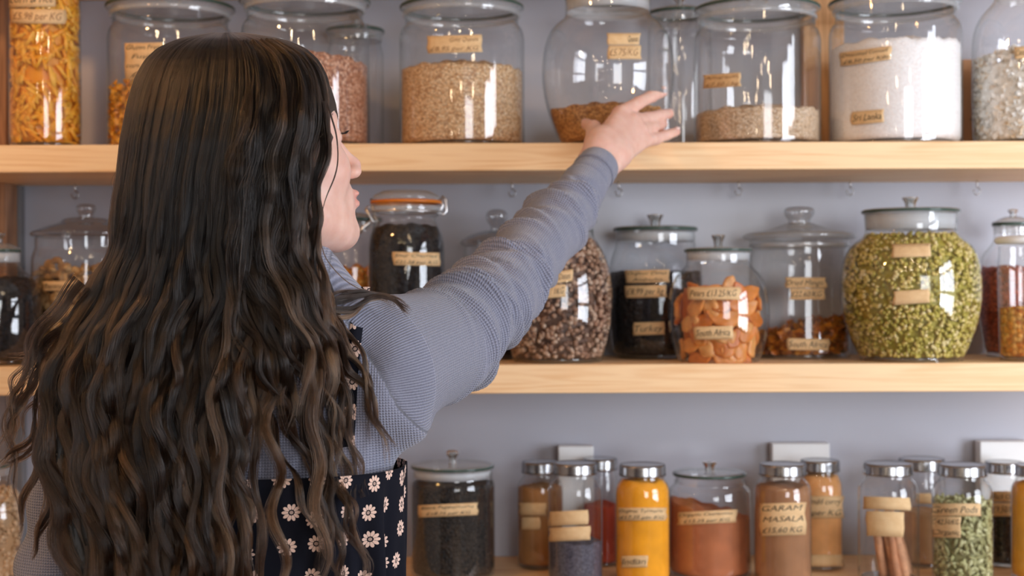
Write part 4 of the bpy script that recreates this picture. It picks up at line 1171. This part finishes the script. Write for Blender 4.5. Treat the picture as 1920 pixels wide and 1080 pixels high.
# light smoothing
def smooth_v(V, Q, it):
    for _ in range(it):
        s_ = np.zeros_like(V); c0 = np.zeros(len(V))
        for a, b_ in ((0, 1), (1, 2), (2, 3), (3, 0)):
            np.add.at(s_, Q[:, a], V[Q[:, b_]]); np.add.at(c0, Q[:, a], 1)
            np.add.at(s_, Q[:, b_], V[Q[:, a]]); np.add.at(c0, Q[:, b_], 1)
        V = V * .5 + .5 * s_ / c0[:, None]
    return V
V = smooth_v(V, Q, 2)
mt, nt, out = new_mat('skin'); n = N(nt)
at = n.add('ShaderNodeAttribute', attribute_name='flush')
tc = n.add('ShaderNodeTexCoord')
nz = n.add('ShaderNodeTexNoise', {'Vector': tc.outputs['Object'], 'Scale': 60.0, 'Detail': 4.0})
base = n.ramp(nz.outputs[0], [(.3, srgb(224, 176, 158)), (.7, srgb(234, 194, 178))])
cc = n.mix(at.outputs['Fac'], base, srgb(206, 118, 112))
nz2 = n.add('ShaderNodeTexNoise', {'Vector': tc.outputs['Object'], 'Scale': 350.0, 'Detail': 3.0})
b = n.add('ShaderNodeBsdfPrincipled', {'Base Color': cc, 'Roughness': .45, 'Normal': n.bump(nz2.outputs[0], .15, .0006)})
b.inputs['Subsurface Weight'].default_value = .35; b.inputs['Subsurface Scale'].default_value = .006
b.inputs['Subsurface Radius'].default_value = (1.0, .35, .2)
nt.links.new(b.outputs[0], out.inputs[0]); M['skin'] = mt
body = to_person(mesh_obj('body', V, Q, M['skin']))
fl = np.zeros(len(V))
def blob(p, r, w):
    global fl
    fl = np.maximum(fl, w * np.exp(-(np.linalg.norm(V - np.array(p), axis=1) / r) ** 2))
for sg in (-1, 1): blob(H(.066, sg * .04, -.035), .02, .25)
loc = (V - HO) @ HR / HS
lipm = np.exp(-(((loc[:, 2] + .0705) / .0095) ** 4)) * np.exp(-((loc[:, 1] / .021) ** 4)) * (loc[:, 0] > .088)
fl = np.maximum(fl, lipm * .75)
for kx in KN: blob(kx, .011, .22)
for fp in FING:
    blob(fp[1], .008, .18); blob(fp[3], .010, .4)
blob(v3(1100, 233, 2.248), .009, .4); blob(H(.118, 0, -.038), .01, .3)
at = body.data.attributes.new('flush', 'FLOAT', 'POINT'); at.data.foreach_set('value', fl.astype(np.float32))
# finger nails
M['nail'] = simple('fingernail', srgb(244, 214, 206), .25, var=.02)
def nail(tip, prev, up, w=.0052):
    d = tip - prev; d /= np.linalg.norm(d); up = np.array(up, float); up -= d * up.dot(d); up /= np.linalg.norm(up)
    R = np.stack([d, np.cross(up, d), up], 1)
    V_, F_ = unit_shape('ball'); V_ = V_ * np.array([.0062, w, .0016])
    o = mesh_obj('fingernail', V_ @ R.T + (tip + d * .0012 + up * .0068), F_, M['nail']); to_person(o)
for fp in FING: nail(fp[3], fp[2], (-.2, -.85, .6))
nail(v3(1099, 232, 2.250), v3(1111, 238, 2.220), (-.3, -.9, .4))

# eyebrow and lashes
M['brow'] = simple('brow_hair', (.012, .008, .007), .6)
br = []
for sg in (-1, 1):
    for i in range(26):
        t = i / 25; l = sg * (.012 + .036 * t); f = .097 - .022 * t ** 1.5; u = .0175 + .004 * math.sin(t * 2.6)
        a = H(f + .002, l, u - .002); c2 = H(f + .0025 - .002, l + sg * .004, u + .003)
        br.append(tube_geo([a, (a + c2) / 2 , c2], np.array([.0006, .0006, .0002]), 4))
Vb, Fb = merge(br); to_person(mesh_obj('eyebrows', Vb, Fb, M['brow']))
br = []
for sg in (-1, 1):
    for i in range(22):
        t = i / 21; l = sg * (.020 + .024 * t); f = .092 - .006 * abs(t - .4)
        a = H(f - .003, l, .0005); b_ = H(f + .002, l + sg * .001, -.0005); c2 = H(f + .005, l + sg * .003, .002)
        br.append(tube_geo([a, b_, c2], np.array([.0004, .0003, .0001]), 4))
Vb, Fb = merge(br); to_person(mesh_obj('eyelashes', Vb, Fb, M['brow']))

# --- daisy dress with shoulder straps
mt, nt, out = new_mat('daisy_print'); n = N(nt)
uv = n.add('ShaderNodeUVMap', uv_map='UVMap')
vo = n.add('ShaderNodeTexVoronoi', {'Vector': uv.outputs[0], 'Scale': 1 / .0335, 'Randomness': .42}, voronoi_dimensions='2D')
sb = n.add('ShaderNodeVectorMath', {0: uv.outputs[0], 1: vo.outputs['Position']}, operation='SUBTRACT')
sp_ = n.add('ShaderNodeSeparateXYZ', {0: sb.outputs[0]})
r_ = n.m('SQRT', n.m('ADD', n.m('POWER', n.m('ABSOLUTE', sp_.outputs[0]), 2.0), n.m('POWER', n.m('ABSOLUTE', sp_.outputs[1]), 2.0)))
th = n.m('ARCTAN2', sp_.outputs[1], sp_.outputs[0])
pet = n.m('ABSOLUTE', n.m('COSINE', n.m('MULTIPLY', th, 5.0)))
rp = n.m('MULTIPLY', n.m('ADD', n.m('MULTIPLY', n.m('POWER', pet, .6), .5), .5), .0092)
inpet = n.m('LESS_THAN', r_, rp)
notc = n.m('GREATER_THAN', r_, .0031)
gap = n.m('GREATER_THAN', n.m('ADD', n.m('MULTIPLY', pet, .0075), .0005), n.m('MULTIPLY', n.m('SUBTRACT', .0092, r_), .42))
mask = n.m('MULTIPLY', n.m('MULTIPLY', inpet, notc), gap)
eye = n.m('MULTIPLY', n.m('LESS_THAN', r_, .0019), 1.0)
mask2 = n.m('MAXIMUM', mask, n.m('MULTIPLY', eye, .55))
cc = n.mix(mask2, srgb(15, 17, 28), srgb(232, 200, 184))
b = n.add('ShaderNodeBsdfPrincipled', {'Base Color': cc, 'Roughness': .9, 'Specular IOR Level': .2})
nt.links.new(b.outputs[0], out.inputs[0]); M['daisy'] = mt
def add_uv(o, uvs):
    me = o.data; l = me.uv_layers.new(name='UVMap')
    vi = np.zeros(len(me.loops), np.int32); me.loops.foreach_get('vertex_index', vi)
    l.data.foreach_set('uv', np.asarray(uvs, dtype=np.float32)[vi].ravel())
na, nz_ = 241, 70
Vd, Fd, UVd = [], [], []
DC = (-.312, 1.605)
def dress_r(a, z):
    t = (1.15 - z)
    rx = .190 - .05 * min(t, .12) + max(0, t - .16) * .19; ry = .128 + max(0, t - .12) * .20
    fold = .0045 * math.sin(a * 17 + 2.0 * math.sin(z * 5)) * min(1, t * 9 + .1) + .004 * math.sin(a * 29 + 1.3 + z * 3) * min(1, t * 6)
    side = max(0, math.cos(a - (-.45))) ** 4
    fold = fold * (.35 + 1.3 * side) 
    return rx + fold, ry + fold
for j_ in range(nz_):
    z = 1.152 - (1.152 - .42) * (j_ / (nz_ - 1))
    for i in range(na):
        a = -math.pi * 1.5 + 2 * math.pi * i / (na - 1)
        rx, ry = dress_r(a, z)
        ca, sa = math.cos(a), math.sin(a)
        e = 2 / 2.4
        Vd.append((DC[0] + rx * math.copysign(abs(ca) ** e, ca), DC[1] + ry * math.copysign(abs(sa) ** e, sa), z))
        UVd.append((a * .165 + 5, z))
for j_ in range(nz_ - 1):
    for i in range(na - 1):
        q = j_ * na + i; Fd.append([q, q + na, q + na + 1, q + 1])
dress = to_person(mesh_obj('dress', Vd, Fd, M['daisy'])); dress['label'] = 'navy pinafore dress printed with pale daisies'
add_uv(dress, UVd)
md = dress.modifiers.new('t', 'SOLIDIFY'); md.thickness = .0022; md.offset = 1
hemp = [Vd[i] for i in range(na)]
for sg, (xa, xb) in ((1, (-.180, -.166)), (-1, (-.445, -.45))):
    Vs, Fs, Us = [], [], []
    nn = 40
    for i in range(nn):
        t = i / (nn - 1); z = 1.14 + t * (1.352 - 1.14)
        xc = xa + (xb - xa) * t
        for s2 in (-1, 1):
            x = xc + s2 * .0068
            y = sw.front_y(x, min(z, 1.338), 1.60)
            if z > 1.335: y = 1.60
            Vs.append([x, y - .0045, z]); Us.append((x + (3.021 if sg > 0 else 2.5), z))
    Vs = np.array(Vs)
    for s2 in (0, 1):
        c1 = Vs[s2::2, 1].copy()
        for _ in range(5): c1[1:-1] = (c1[:-2] + c1[1:-1] * 2 + c1[2:]) / 4
        Vs[s2::2, 1] = c1 - .001
    for i in range(nn - 1): Fs.append([2 * i, 2 * i + 1, 2 * i + 3, 2 * i + 2])
    st = to_person(mesh_obj('shoulder_strap', Vs, Fs, M['daisy'])); add_uv(st, Us)
    md = st.modifiers.new('t', 'SOLIDIFY'); md.thickness = .0015
# flat shoes
M['shoe'] = simple('black_leather', (.02, .02, .02), .4)
for sg in (-1, 1):
    f2 = Field(axis((-.62, -.05, .006)), axis((1.45, 1.85, .006)), axis((-.01, .12, .005)))
    hx = -.312 + sg * .085
    f2.cap((hx, 1.585, .045), (hx + sg * .02, 1.75, .040), .045, .040, .02)
    sl, (X, Y, Z) = f2.sub((-.62, 1.45, -.01), (-.05, 1.85, .12), .1)
    f2.F = np.maximum(f2.F, (.001 - np.broadcast_to(Z, f2.F.shape))).astype(np.float32)
    f2.F = np.maximum(f2.F, np.broadcast_to(Z - .075, f2.F.shape)).astype(np.float32)
    Vh, Qh = f2.mesh(); to_person(mesh_obj('shoe', Vh, Qh, M['shoe']))

# --- hair
ROWS = np.array([  # y, left, right, centre distance, half thickness
    [60, 405, 450, 1.575, .030], [66, 362, 500, 1.575, .050], [76, 325, 545, 1.575, .068], [92, 293, 580, 1.575, .083], [112, 272, 602, 1.575, .094], [140, 255, 618, 1.575, .104], [170, 244, 626, 1.575, .111],
    [205, 234, 628, 1.573, .117], [260, 222, 618, 1.570, .121], [330, 212, 600, 1.566, .120], [400, 205, 592, 1.562, .116], [470, 192, 598, 1.556, .108],
    [560, 150, 636, 1.535, .088], [620, 100, 648, 1.515, .072], [680, 75, 645, 1.495, .058], [740, 60, 640, 1.480, .050], [800, 55, 640, 1.470, .046], [860, 60, 640, 1.462, .044],
    [950, 85, 640, 1.455, .042], [1080, 112, 640, 1.450, .040], [1200, 130, 630, 1.450, .036], [1400, 170, 600, 1.455, .030]])
MASSR = ([560, 600, 640, 700, 760, 820, 1400], [625, 590, 540, 480, 440, 420, 400])
def env(y):
    return [np.interp(y, ROWS[:, 0], ROWS[:, k]) for k in (1, 2, 3, 4)]
EXPN = 3.0
def hair_pt(u, y, inset=0.0, dx=0.0, dd=0.0):
    L, R, dc, hd = env(y)
    c = (L + R) / 2 + dx; hw = (R - L) / 2
    hd2 = hd * (1 - inset); hw2 = hw * (1 - inset * .6)
    yy = np.power(np.clip(1 - np.abs(u) ** EXPN, 0, 1), 1 / EXPN)
    d = dc - hd2 * yy + dd
    px = c + u * hw2
    X = (px - 960) * d / F; Z = CAMZ + (540 - y) * d / F
    return np.stack([X + s_ * 0, d, Z - (px - 960) * d / F * s_], -1)
# under-mass: a solid head of hair that follows the same envelope
rows_y = list(np.linspace(61, 130, 14)) + list(np.linspace(140, 1400, 90))
Vh, Fh = [], []; nu = 72
for y in rows_y:
    L, R, dc, hd = env(y)
    if y > 560: R = float(np.interp(y, *MASSR))
    if 100 < y < 235: R -= 9
    c = (L + R) / 2; hw = (R - L) / 2 * .96; hdd = max(.004, hd - .010)
    thick_back = hdd * (1.0 if y < 330 else max(.35, 1 - (y - 330) / 260))
    cut = 1.0 if y < 190 else 0.96
    for i in range(nu):
        a = 2 * math.pi * i / nu; ca, sa = math.cos(a), math.sin(a)
        ex = 2 / EXPN
        px = c + hw * cut * math.copysign(abs(ca) ** ex, ca)
        w = .010 * math.sin(px * .11 + 2.2 * math.sin(y * .021)) * min(1, max(0, (y - 350) / 300))
        d0 = dc - (hdd * abs(sa) ** ex - abs(w)) if sa > 0 else dc + (thick_back * abs(sa) ** ex)
        if sa < 0 and 215 < y < 600 and px > 520: d0 = min(d0, 1.545)
        dn = dc - hdd * .8
        X = (px - 960) * dn / F
        Vh.append((X, d0, CAMZ + (540 - y) * dn / F))
for j_ in range(len(rows_y) - 1):
    for i in range(nu):
        i2 = (i + 1) % nu; Fh.append([j_ * nu + i, j_ * nu + i2, (j_ + 1) * nu + i2, (j_ + 1) * nu + i])
Fh.append(list(range(nu))[::-1]); Fh.append([(len(rows_y) - 1) * nu + i for i in range(nu)])
M['hairmass'] = simple('dark_hair_mass', (.010, .0075, .006), .55, var=.3, scale=40)
hair = to_person(mesh_obj('hair', Vh, Fh, M['hairmass'])); hair['label'] = 'long dark brown wavy hair reaching below the waist'

mt, nt, out = new_mat('dark_brown_hair'); n = N(nt)
ci = n.add('ShaderNodeHairInfo')
hb = n.add('ShaderNodeBsdfHairPrincipled', parametrization='COLOR')
rndm = n.add('ShaderNodeAttribute', attribute_name='tone').outputs['Fac']; icp = ci.outputs['Intercept']
c1 = n.ramp(rndm, [(0, (.004, .0032, .003)), (.55, (.009, .0065, .0055)), (1, (.034, .023, .017))])
c2 = n.ramp(rndm, [(0, (.010, .006, .004)), (.5, (.036, .019, .011)), (1, (.21, .11, .055))])
cc = n.mix(n.ramp(icp, [(.42, (0, 0, 0)), (1.0, (1, 1, 1))]), c1, c2)
nt.links.new(cc, hb.inputs['Color'])
hb.inputs['Roughness'].default_value = .26; hb.inputs['Radial Roughness'].default_value = .35; hb.inputs['IOR'].default_value = 1.45
hb.inputs['Random Roughness'].default_value = .2; hb.inputs['Coat'].default_value = .0
nt.links.new(hb.outputs[0], out.inputs[0]); M['strands'] = mt

STR = []       # list of (points (n,3), root radius)
def wave_amp(y): return np.interp(y, [0, 280, 420, 560, 700, 1100], [0, 0, 2.5, 6, 8.5, 10])
rng = np.random.default_rng(11)
NL = 150
lock_u = np.linspace(-.995, .995, NL) + rng.normal(0, .006, NL)
lock_ph = np.cumsum(rng.normal(0, 1.3, NL)); lock_wl = rng.uniform(130, 270, NL)
lock_am = rng.uniform(.3, 1.6, NL); lock_end = rng.uniform(1060, 1380, NL); lock_in = rng.uniform(-.0, .16, NL)
lock_drift = rng.normal(0, 14, NL)
ysam = np.concatenate([np.linspace(61, 130, 8), np.linspace(150, 400, 10)[0:], np.linspace(420, 1400, 50)])
NG = 34
g_of = np.clip(((lock_u + 1) / 2 * NG + rng.normal(0, .35, NL)).astype(int), 0, NG - 1)
g_ph = rng.uniform(0, 6.28, NG); g_wl = rng.uniform(150, 260, NG); g_dd = rng.uniform(-.010, .014, NG); g_tone = rng.uniform(0, 1, NG)
lock_tone = np.clip(.5 * g_tone[g_of] + rng.uniform(0, .5, NL), 0, 1); lock_dd = rng.uniform(-.006, .008, NL)
keep = rng.random(NL) < .12
NS = 18000
TONE = []
for i in range(NS):
    k = int(rng.integers(0, NL)); L = lock_u[k]
    du = rng.normal(0, 1)
    yend = lock_end[k] + rng.normal(0, 40) - 120 * max(0, abs(L) - .7)
    pxe = 350 + L * 290
    if pxe > 440 and not keep[k]: yend = min(yend, 640 + (660 - pxe) * .55 + 70 * math.sin(k * 2.3) + rng.normal(0, 30))
    ys_ = ysam[ysam < yend]
    spread_top = 1.3 / NL * 1.0; clump = np.interp(ys_, [60, 350, 600, 900, 1300], [1.6, 1.3, .9, .7, .35])
    u = L + du * (1.15 / NL) * clump * 1.2
    u = np.clip(u, -1, 1)
    am = wave_amp(ys_) * lock_am[k]
    arg = (ys_ - 300) * 2 * math.pi / lock_wl[k] + lock_ph[k] + du * .25
    g = g_of[k]; dx = wave_amp(ys_) * .95 * np.sin((ys_ - 300) * 2 * math.pi / g_wl[g] + g_ph[g]) + .45 * am * np.sin(arg) + lock_drift[k] * np.clip((ys_ - 500) / 500, 0, 1)
    fr = rng.normal(0, 1) * np.clip((ys_ - 150) / 500, 0, 1) * 2.6 + rng.uniform(-3, 3) * np.sin(ys_ / rng.uniform(25, 70) + rng.uniform(0, 6)) * np.clip((ys_ - 250) / 500, 0, 1)
    dd = -.0006 * am * np.cos(arg) * 1.0 + .006 * np.sin(arg * .5 + k) * np.clip((ys_ - 300) / 400, 0, 1)
    dd = dd + (g_dd[g] + lock_dd[k]) * np.clip((ys_ - 150) / 400, 0, 1)
    TONE.append(np.clip(lock_tone[k] + rng.normal(0, .16), 0, 1))
    ins = np.clip(lock_in[k] + abs(rng.normal(0, .045)), 0, .3) * np.clip((ys_ - 100) / 200, .25, 1)
    STR.append((hair_pt(u, ys_, ins, dx + fr, dd), .00026))
# flyaway fuzz on the crown and at the sides
for i in range(260):
    u0 = rng.uniform(-1, 1); y0 = rng.uniform(62, 420); ln = rng.uniform(20, 90); ys_ = y0 + np.linspace(0, ln, 9)
    out_ = rng.uniform(2, 7) * np.sin(np.linspace(0, math.pi, 9))
    TONE.append(.4)
    STR.append((hair_pt(np.clip(u0, -1, 1), ys_, -.02 * np.sin(np.linspace(0, 3.14, 9)), np.sign(u0) * out_, -.003 * np.sin(np.linspace(0, 3.14, 9))), .00010))
def surf_d(px, py, fallback):
    """distance at which sweater or dress is met at this pixel"""
    d = fallback
    for _ in range(4):
        p = P(px, py, d); yy = sw.front_y(p.x, p.z, fallback)
        if p.z < 1.15 and abs(p.x + .312) < .19:
            c0 = abs(p.x + .312) / .19; yy = min(yy, 1.605 - .135 * (1 - c0 ** 2.4) ** (1 / 2.4))
        d = yy
    return d
def lock(pts, n_, width, d_first=1, seed=0, amp=5, wl=95, lift=.014, rad=.00024, tipw=.3):
    rg = np.random.default_rng(seed)
    P_ = []
    for q in pts:
        px, py = q[0], q[1]
        d = q[2] if len(q) > 2 else surf_d(px, py, 1.56) - lift
        P_.append((px, py, d))
    u_ = None
    if d_first is not None and P_[0][1] > 330 and P_[0][0] > 420:
        px, py = P_[0][0], P_[0][1]; L, R_, dc, hd = env(py); u_ = np.clip((px - (L + R_) / 2) / ((R_ - L) / 2), -.97, .97)
        pre = []
        for yy in (74, 110, 165, 235, 310):
            L, R_, dc, hd = env(yy); pre.append(((L + R_) / 2 + u_ * (R_ - L) / 2, yy, dc - hd * (1 - abs(u_) ** EXPN) ** (1 / EXPN) - .001))
        P_ = [q_ for q_ in pre if q_[1] < py - 50] + P_
    C = catmull(P_, 60)
    dsm = C[:, 2].copy()
    for _ in range(6): dsm[1:-1] = (dsm[:-2] + 2 * dsm[1:-1] + dsm[2:]) / 4
    C[:, 2] = dsm
    T = np.gradient(C[:, :2], axis=0); T /= np.linalg.norm(T, axis=1)[:, None] + 1e-9
    Nn = np.stack([-T[:, 1], T[:, 0]], 1)
    s_l = np.concatenate([[0], np.cumsum(np.linalg.norm(np.diff(C[:, :2], axis=0), axis=1))])
    ph = rg.uniform(0, 6)
    nsub = max(2, min(11, int(width * .6)))
    so, sz, st_, sp2, sw2 = rg.normal(0, .5, nsub), rg.normal(0, 1.3, nsub), np.clip(rg.normal(.38, .3, nsub), 0, 1), rg.uniform(0, 6, nsub), rg.uniform(70, 150, nsub)
    for i in range(n_):
        sb_ = i % nsub; o = so[sb_] + rg.normal(0, .11); dz = sz[sb_] + rg.normal(0, .5)
        TONE.append(float(np.clip(st_[sb_] + rg.normal(0, .15), 0, 1)))
        cut = int(rg.uniform(.72, 1.0) * 60)
        w = width * np.interp(s_l, [0, 120, s_l[-1] * .6, s_l[-1]], [1.3, 1, .9, tipw])
        fly = rg.uniform(-2.5, 2.5) * np.sin(s_l / rg.uniform(25, 80) + rg.uniform(0, 6)) * min(1, width / 10)
        if u_ is not None: w = w * np.interp(s_l, [0, 70, 160, 260, 520], [.2, .5, 1.6, 2.2, 1.0])
        off = o * w + fly + .22 * width * min(1, width / 6) * np.sin(s_l * 2 * math.pi / sw2[sb_] + sp2[sb_]) * np.clip((s_l - 60) / 200, 0, 1) + amp * np.clip((s_l - (300 if u_ is not None else 0)) / 150, 0, 1) * np.sin(s_l * 2 * math.pi / wl + ph + o * .5)
        q = C[:, :2] + Nn * off[:, None]
        d = C[:, 2] + dz * .0045 * np.minimum(1.6, w / max(width, 1)) * min(1, width / 8) - .0004 * amp * np.cos(s_l * 2 * math.pi / wl + ph)
        X = (q[:, 0] - 960) * d / F; Z = CAMZ + (540 - q[:, 1]) * d / F
        STR.append((np.stack([X, d, Z], 1)[:cut], rad))
LK = [  # locks over the shoulder and down the back of the sweater and dress
    ([(540, 420, 1.46), (572, 520, 1.45), (612, 610, 1.46), (650, 680), (688, 740), (716, 800), (738, 850)], 420, 15),
    ([(560, 470, 1.46), (600, 560, 1.46), (640, 630), (676, 690), (690, 750), (712, 820), (730, 880)], 260, 12),
    ([(520, 460, 1.45), (566, 560, 1.45), (604, 640, 1.45), (636, 720), (648, 800), (668, 880), (690, 940)], 520, 20),
    ([(500, 470, 1.45), (548, 580, 1.44), (584, 660, 1.44), (610, 740), (634, 820), (650, 890), (672, 960)], 460, 20),
    ([(470, 480, 1.45), (520, 590, 1.44), (560, 680, 1.44), (592, 770), (616, 860), (648, 950), (678, 1040), (690, 1100)], 620, 26),
    ([(450, 500, 1.45), (500, 610, 1.44), (530, 700, 1.43), (566, 790), (602, 870), (622, 960), (640, 1060), (640, 1140)], 520, 24),
    ([(440, 520, 1.45), (480, 640, 1.43), (510, 730, 1.43), (560, 830), (600, 920), (610, 1000), (630, 1080), (660, 1150)], 380, 16),
    ([(430, 560, 1.44), (462, 690, 1.43), (500, 790), (530, 860), (560, 930), (590, 1010), (600, 1110)], 140, 10),
    ([(600, 520, 1.47), (636, 590), (664, 640), (690, 700), (684, 770), (700, 840)], 120, 9),
    ([(570, 560, 1.46), (610, 650, 1.46), (630, 720), (622, 800), (640, 860), (636, 930)], 200, 14),
    # curl lying over the shoulder
    ([(560, 545, 1.47), (600, 572, 1.49), (640, 560, 1.52), (690, 545, 1.54), (728, 556, 1.55), (752, 578, 1.55), (772, 590, 1.55)], 480, 15),
    ([(560, 560, 1.47), (610, 585, 1.49), (650, 580, 1.51), (690, 560, 1.53), (722, 562, 1.54), (742, 580, 1.54)], 360, 15),
    # strand across the cheek
    ([(606, 170, 1.50), (622, 215, 1.495), (634, 262, 1.495), (628, 330, 1.485), (606, 390, 1.475), (599, 430, 1.475), (612, 478, 1.48), (640, 520, 1.49), (668, 538, 1.50), (690, 540, 1.50)], 26, 2.5),
    ([(600, 190, 1.49), (610, 240, 1.475), (604, 320, 1.465), (592, 400, 1.465), (596, 470, 1.47), (612, 540, 1.47), (634, 600, 1.47)], 300, 11),
    # left edge flyaways
    ([(170, 540, 1.50), (120, 600, 1.50), (80, 650, 1.50), (50, 730, 1.50), (18, 800, 1.49), (8, 850, 1.49)], 220, 26),
    ([(160, 600, 1.50), (110, 680, 1.49), (80, 760, 1.49), (52, 830, 1.49), (20, 860, 1.49), (-12, 872, 1.49)], 160, 16),
    ([(150, 660, 1.49), (100, 760, 1.48), (76, 840, 1.48), (60, 900, 1.48), (44, 960, 1.48), (26, 1010, 1.48)], 130, 12),
    ([(140, 700, 1.48), (112, 800, 1.47), (90, 880, 1.47), (84, 960, 1.47), (70, 1020, 1.47), (50, 1045, 1.47)], 170, 14),
    ([(190, 560, 1.49), (140, 610, 1.49), (90, 640, 1.50), (40, 655, 1.50), (5, 668, 1.50)], 10, 20),
    ([(120, 620, 1.50), (60, 700, 1.50), (20, 790, 1.49), (24, 880, 1.49), (34, 950, 1.49)], 50, 12),
    ([(240, 760, 1.46), (170, 860, 1.45), (150, 940, 1.45), (168, 1010, 1.45), (150, 1100, 1.45)], 240, 16),
    ([(440, 640, 1.44), (446, 760, 1.43), (452, 860), (448, 950), (466, 1020), (462, 1110)], 160, 12),
    ([(400, 700, 1.43), (430, 800, 1.42), (440, 900, 1.42), (452, 990, 1.42), (440, 1100, 1.42)], 300, 18),
]
for i, (pts, n_, w) in enumerate(LK):
    lock(pts, n_, w, seed=40 + i, amp=2 if w < 4 else 6, wl=120)
hc = bpy.data.hair_curves.new('hair_strands')
hc.add_curves([len(s[0]) for s in STR])
pos = np.concatenate([s[0] for s in STR]).astype(np.float32)
hc.attributes['position'].data.foreach_set('vector', pos.ravel())
rd = np.concatenate([s[1] * np.interp(np.linspace(0, 1, len(s[0])), [0, .1, .8, 1], [.7, 1, .8, .15]) for s in STR]).astype(np.float32)
at = hc.attributes.get('radius') or hc.attributes.new('radius', 'FLOAT', 'POINT')
at.data.foreach_set('value', rd)
tn = [float(v) for v in TONE]; assert len(tn) == len(STR)
at = hc.attributes.new('tone', 'FLOAT', 'POINT'); at.data.foreach_set('value', np.repeat(np.array(tn, np.float32), [len(s[0]) for s in STR]))
hc.materials.append(M['strands'])
ho = bpy.data.objects.new('hair_strands', hc); COL.objects.link(ho)
ho.parent = hair; ho.matrix_parent_inverse = (person.matrix_basis @ hair.matrix_parent_inverse).inverted() if False else Matrix.Identity(4)
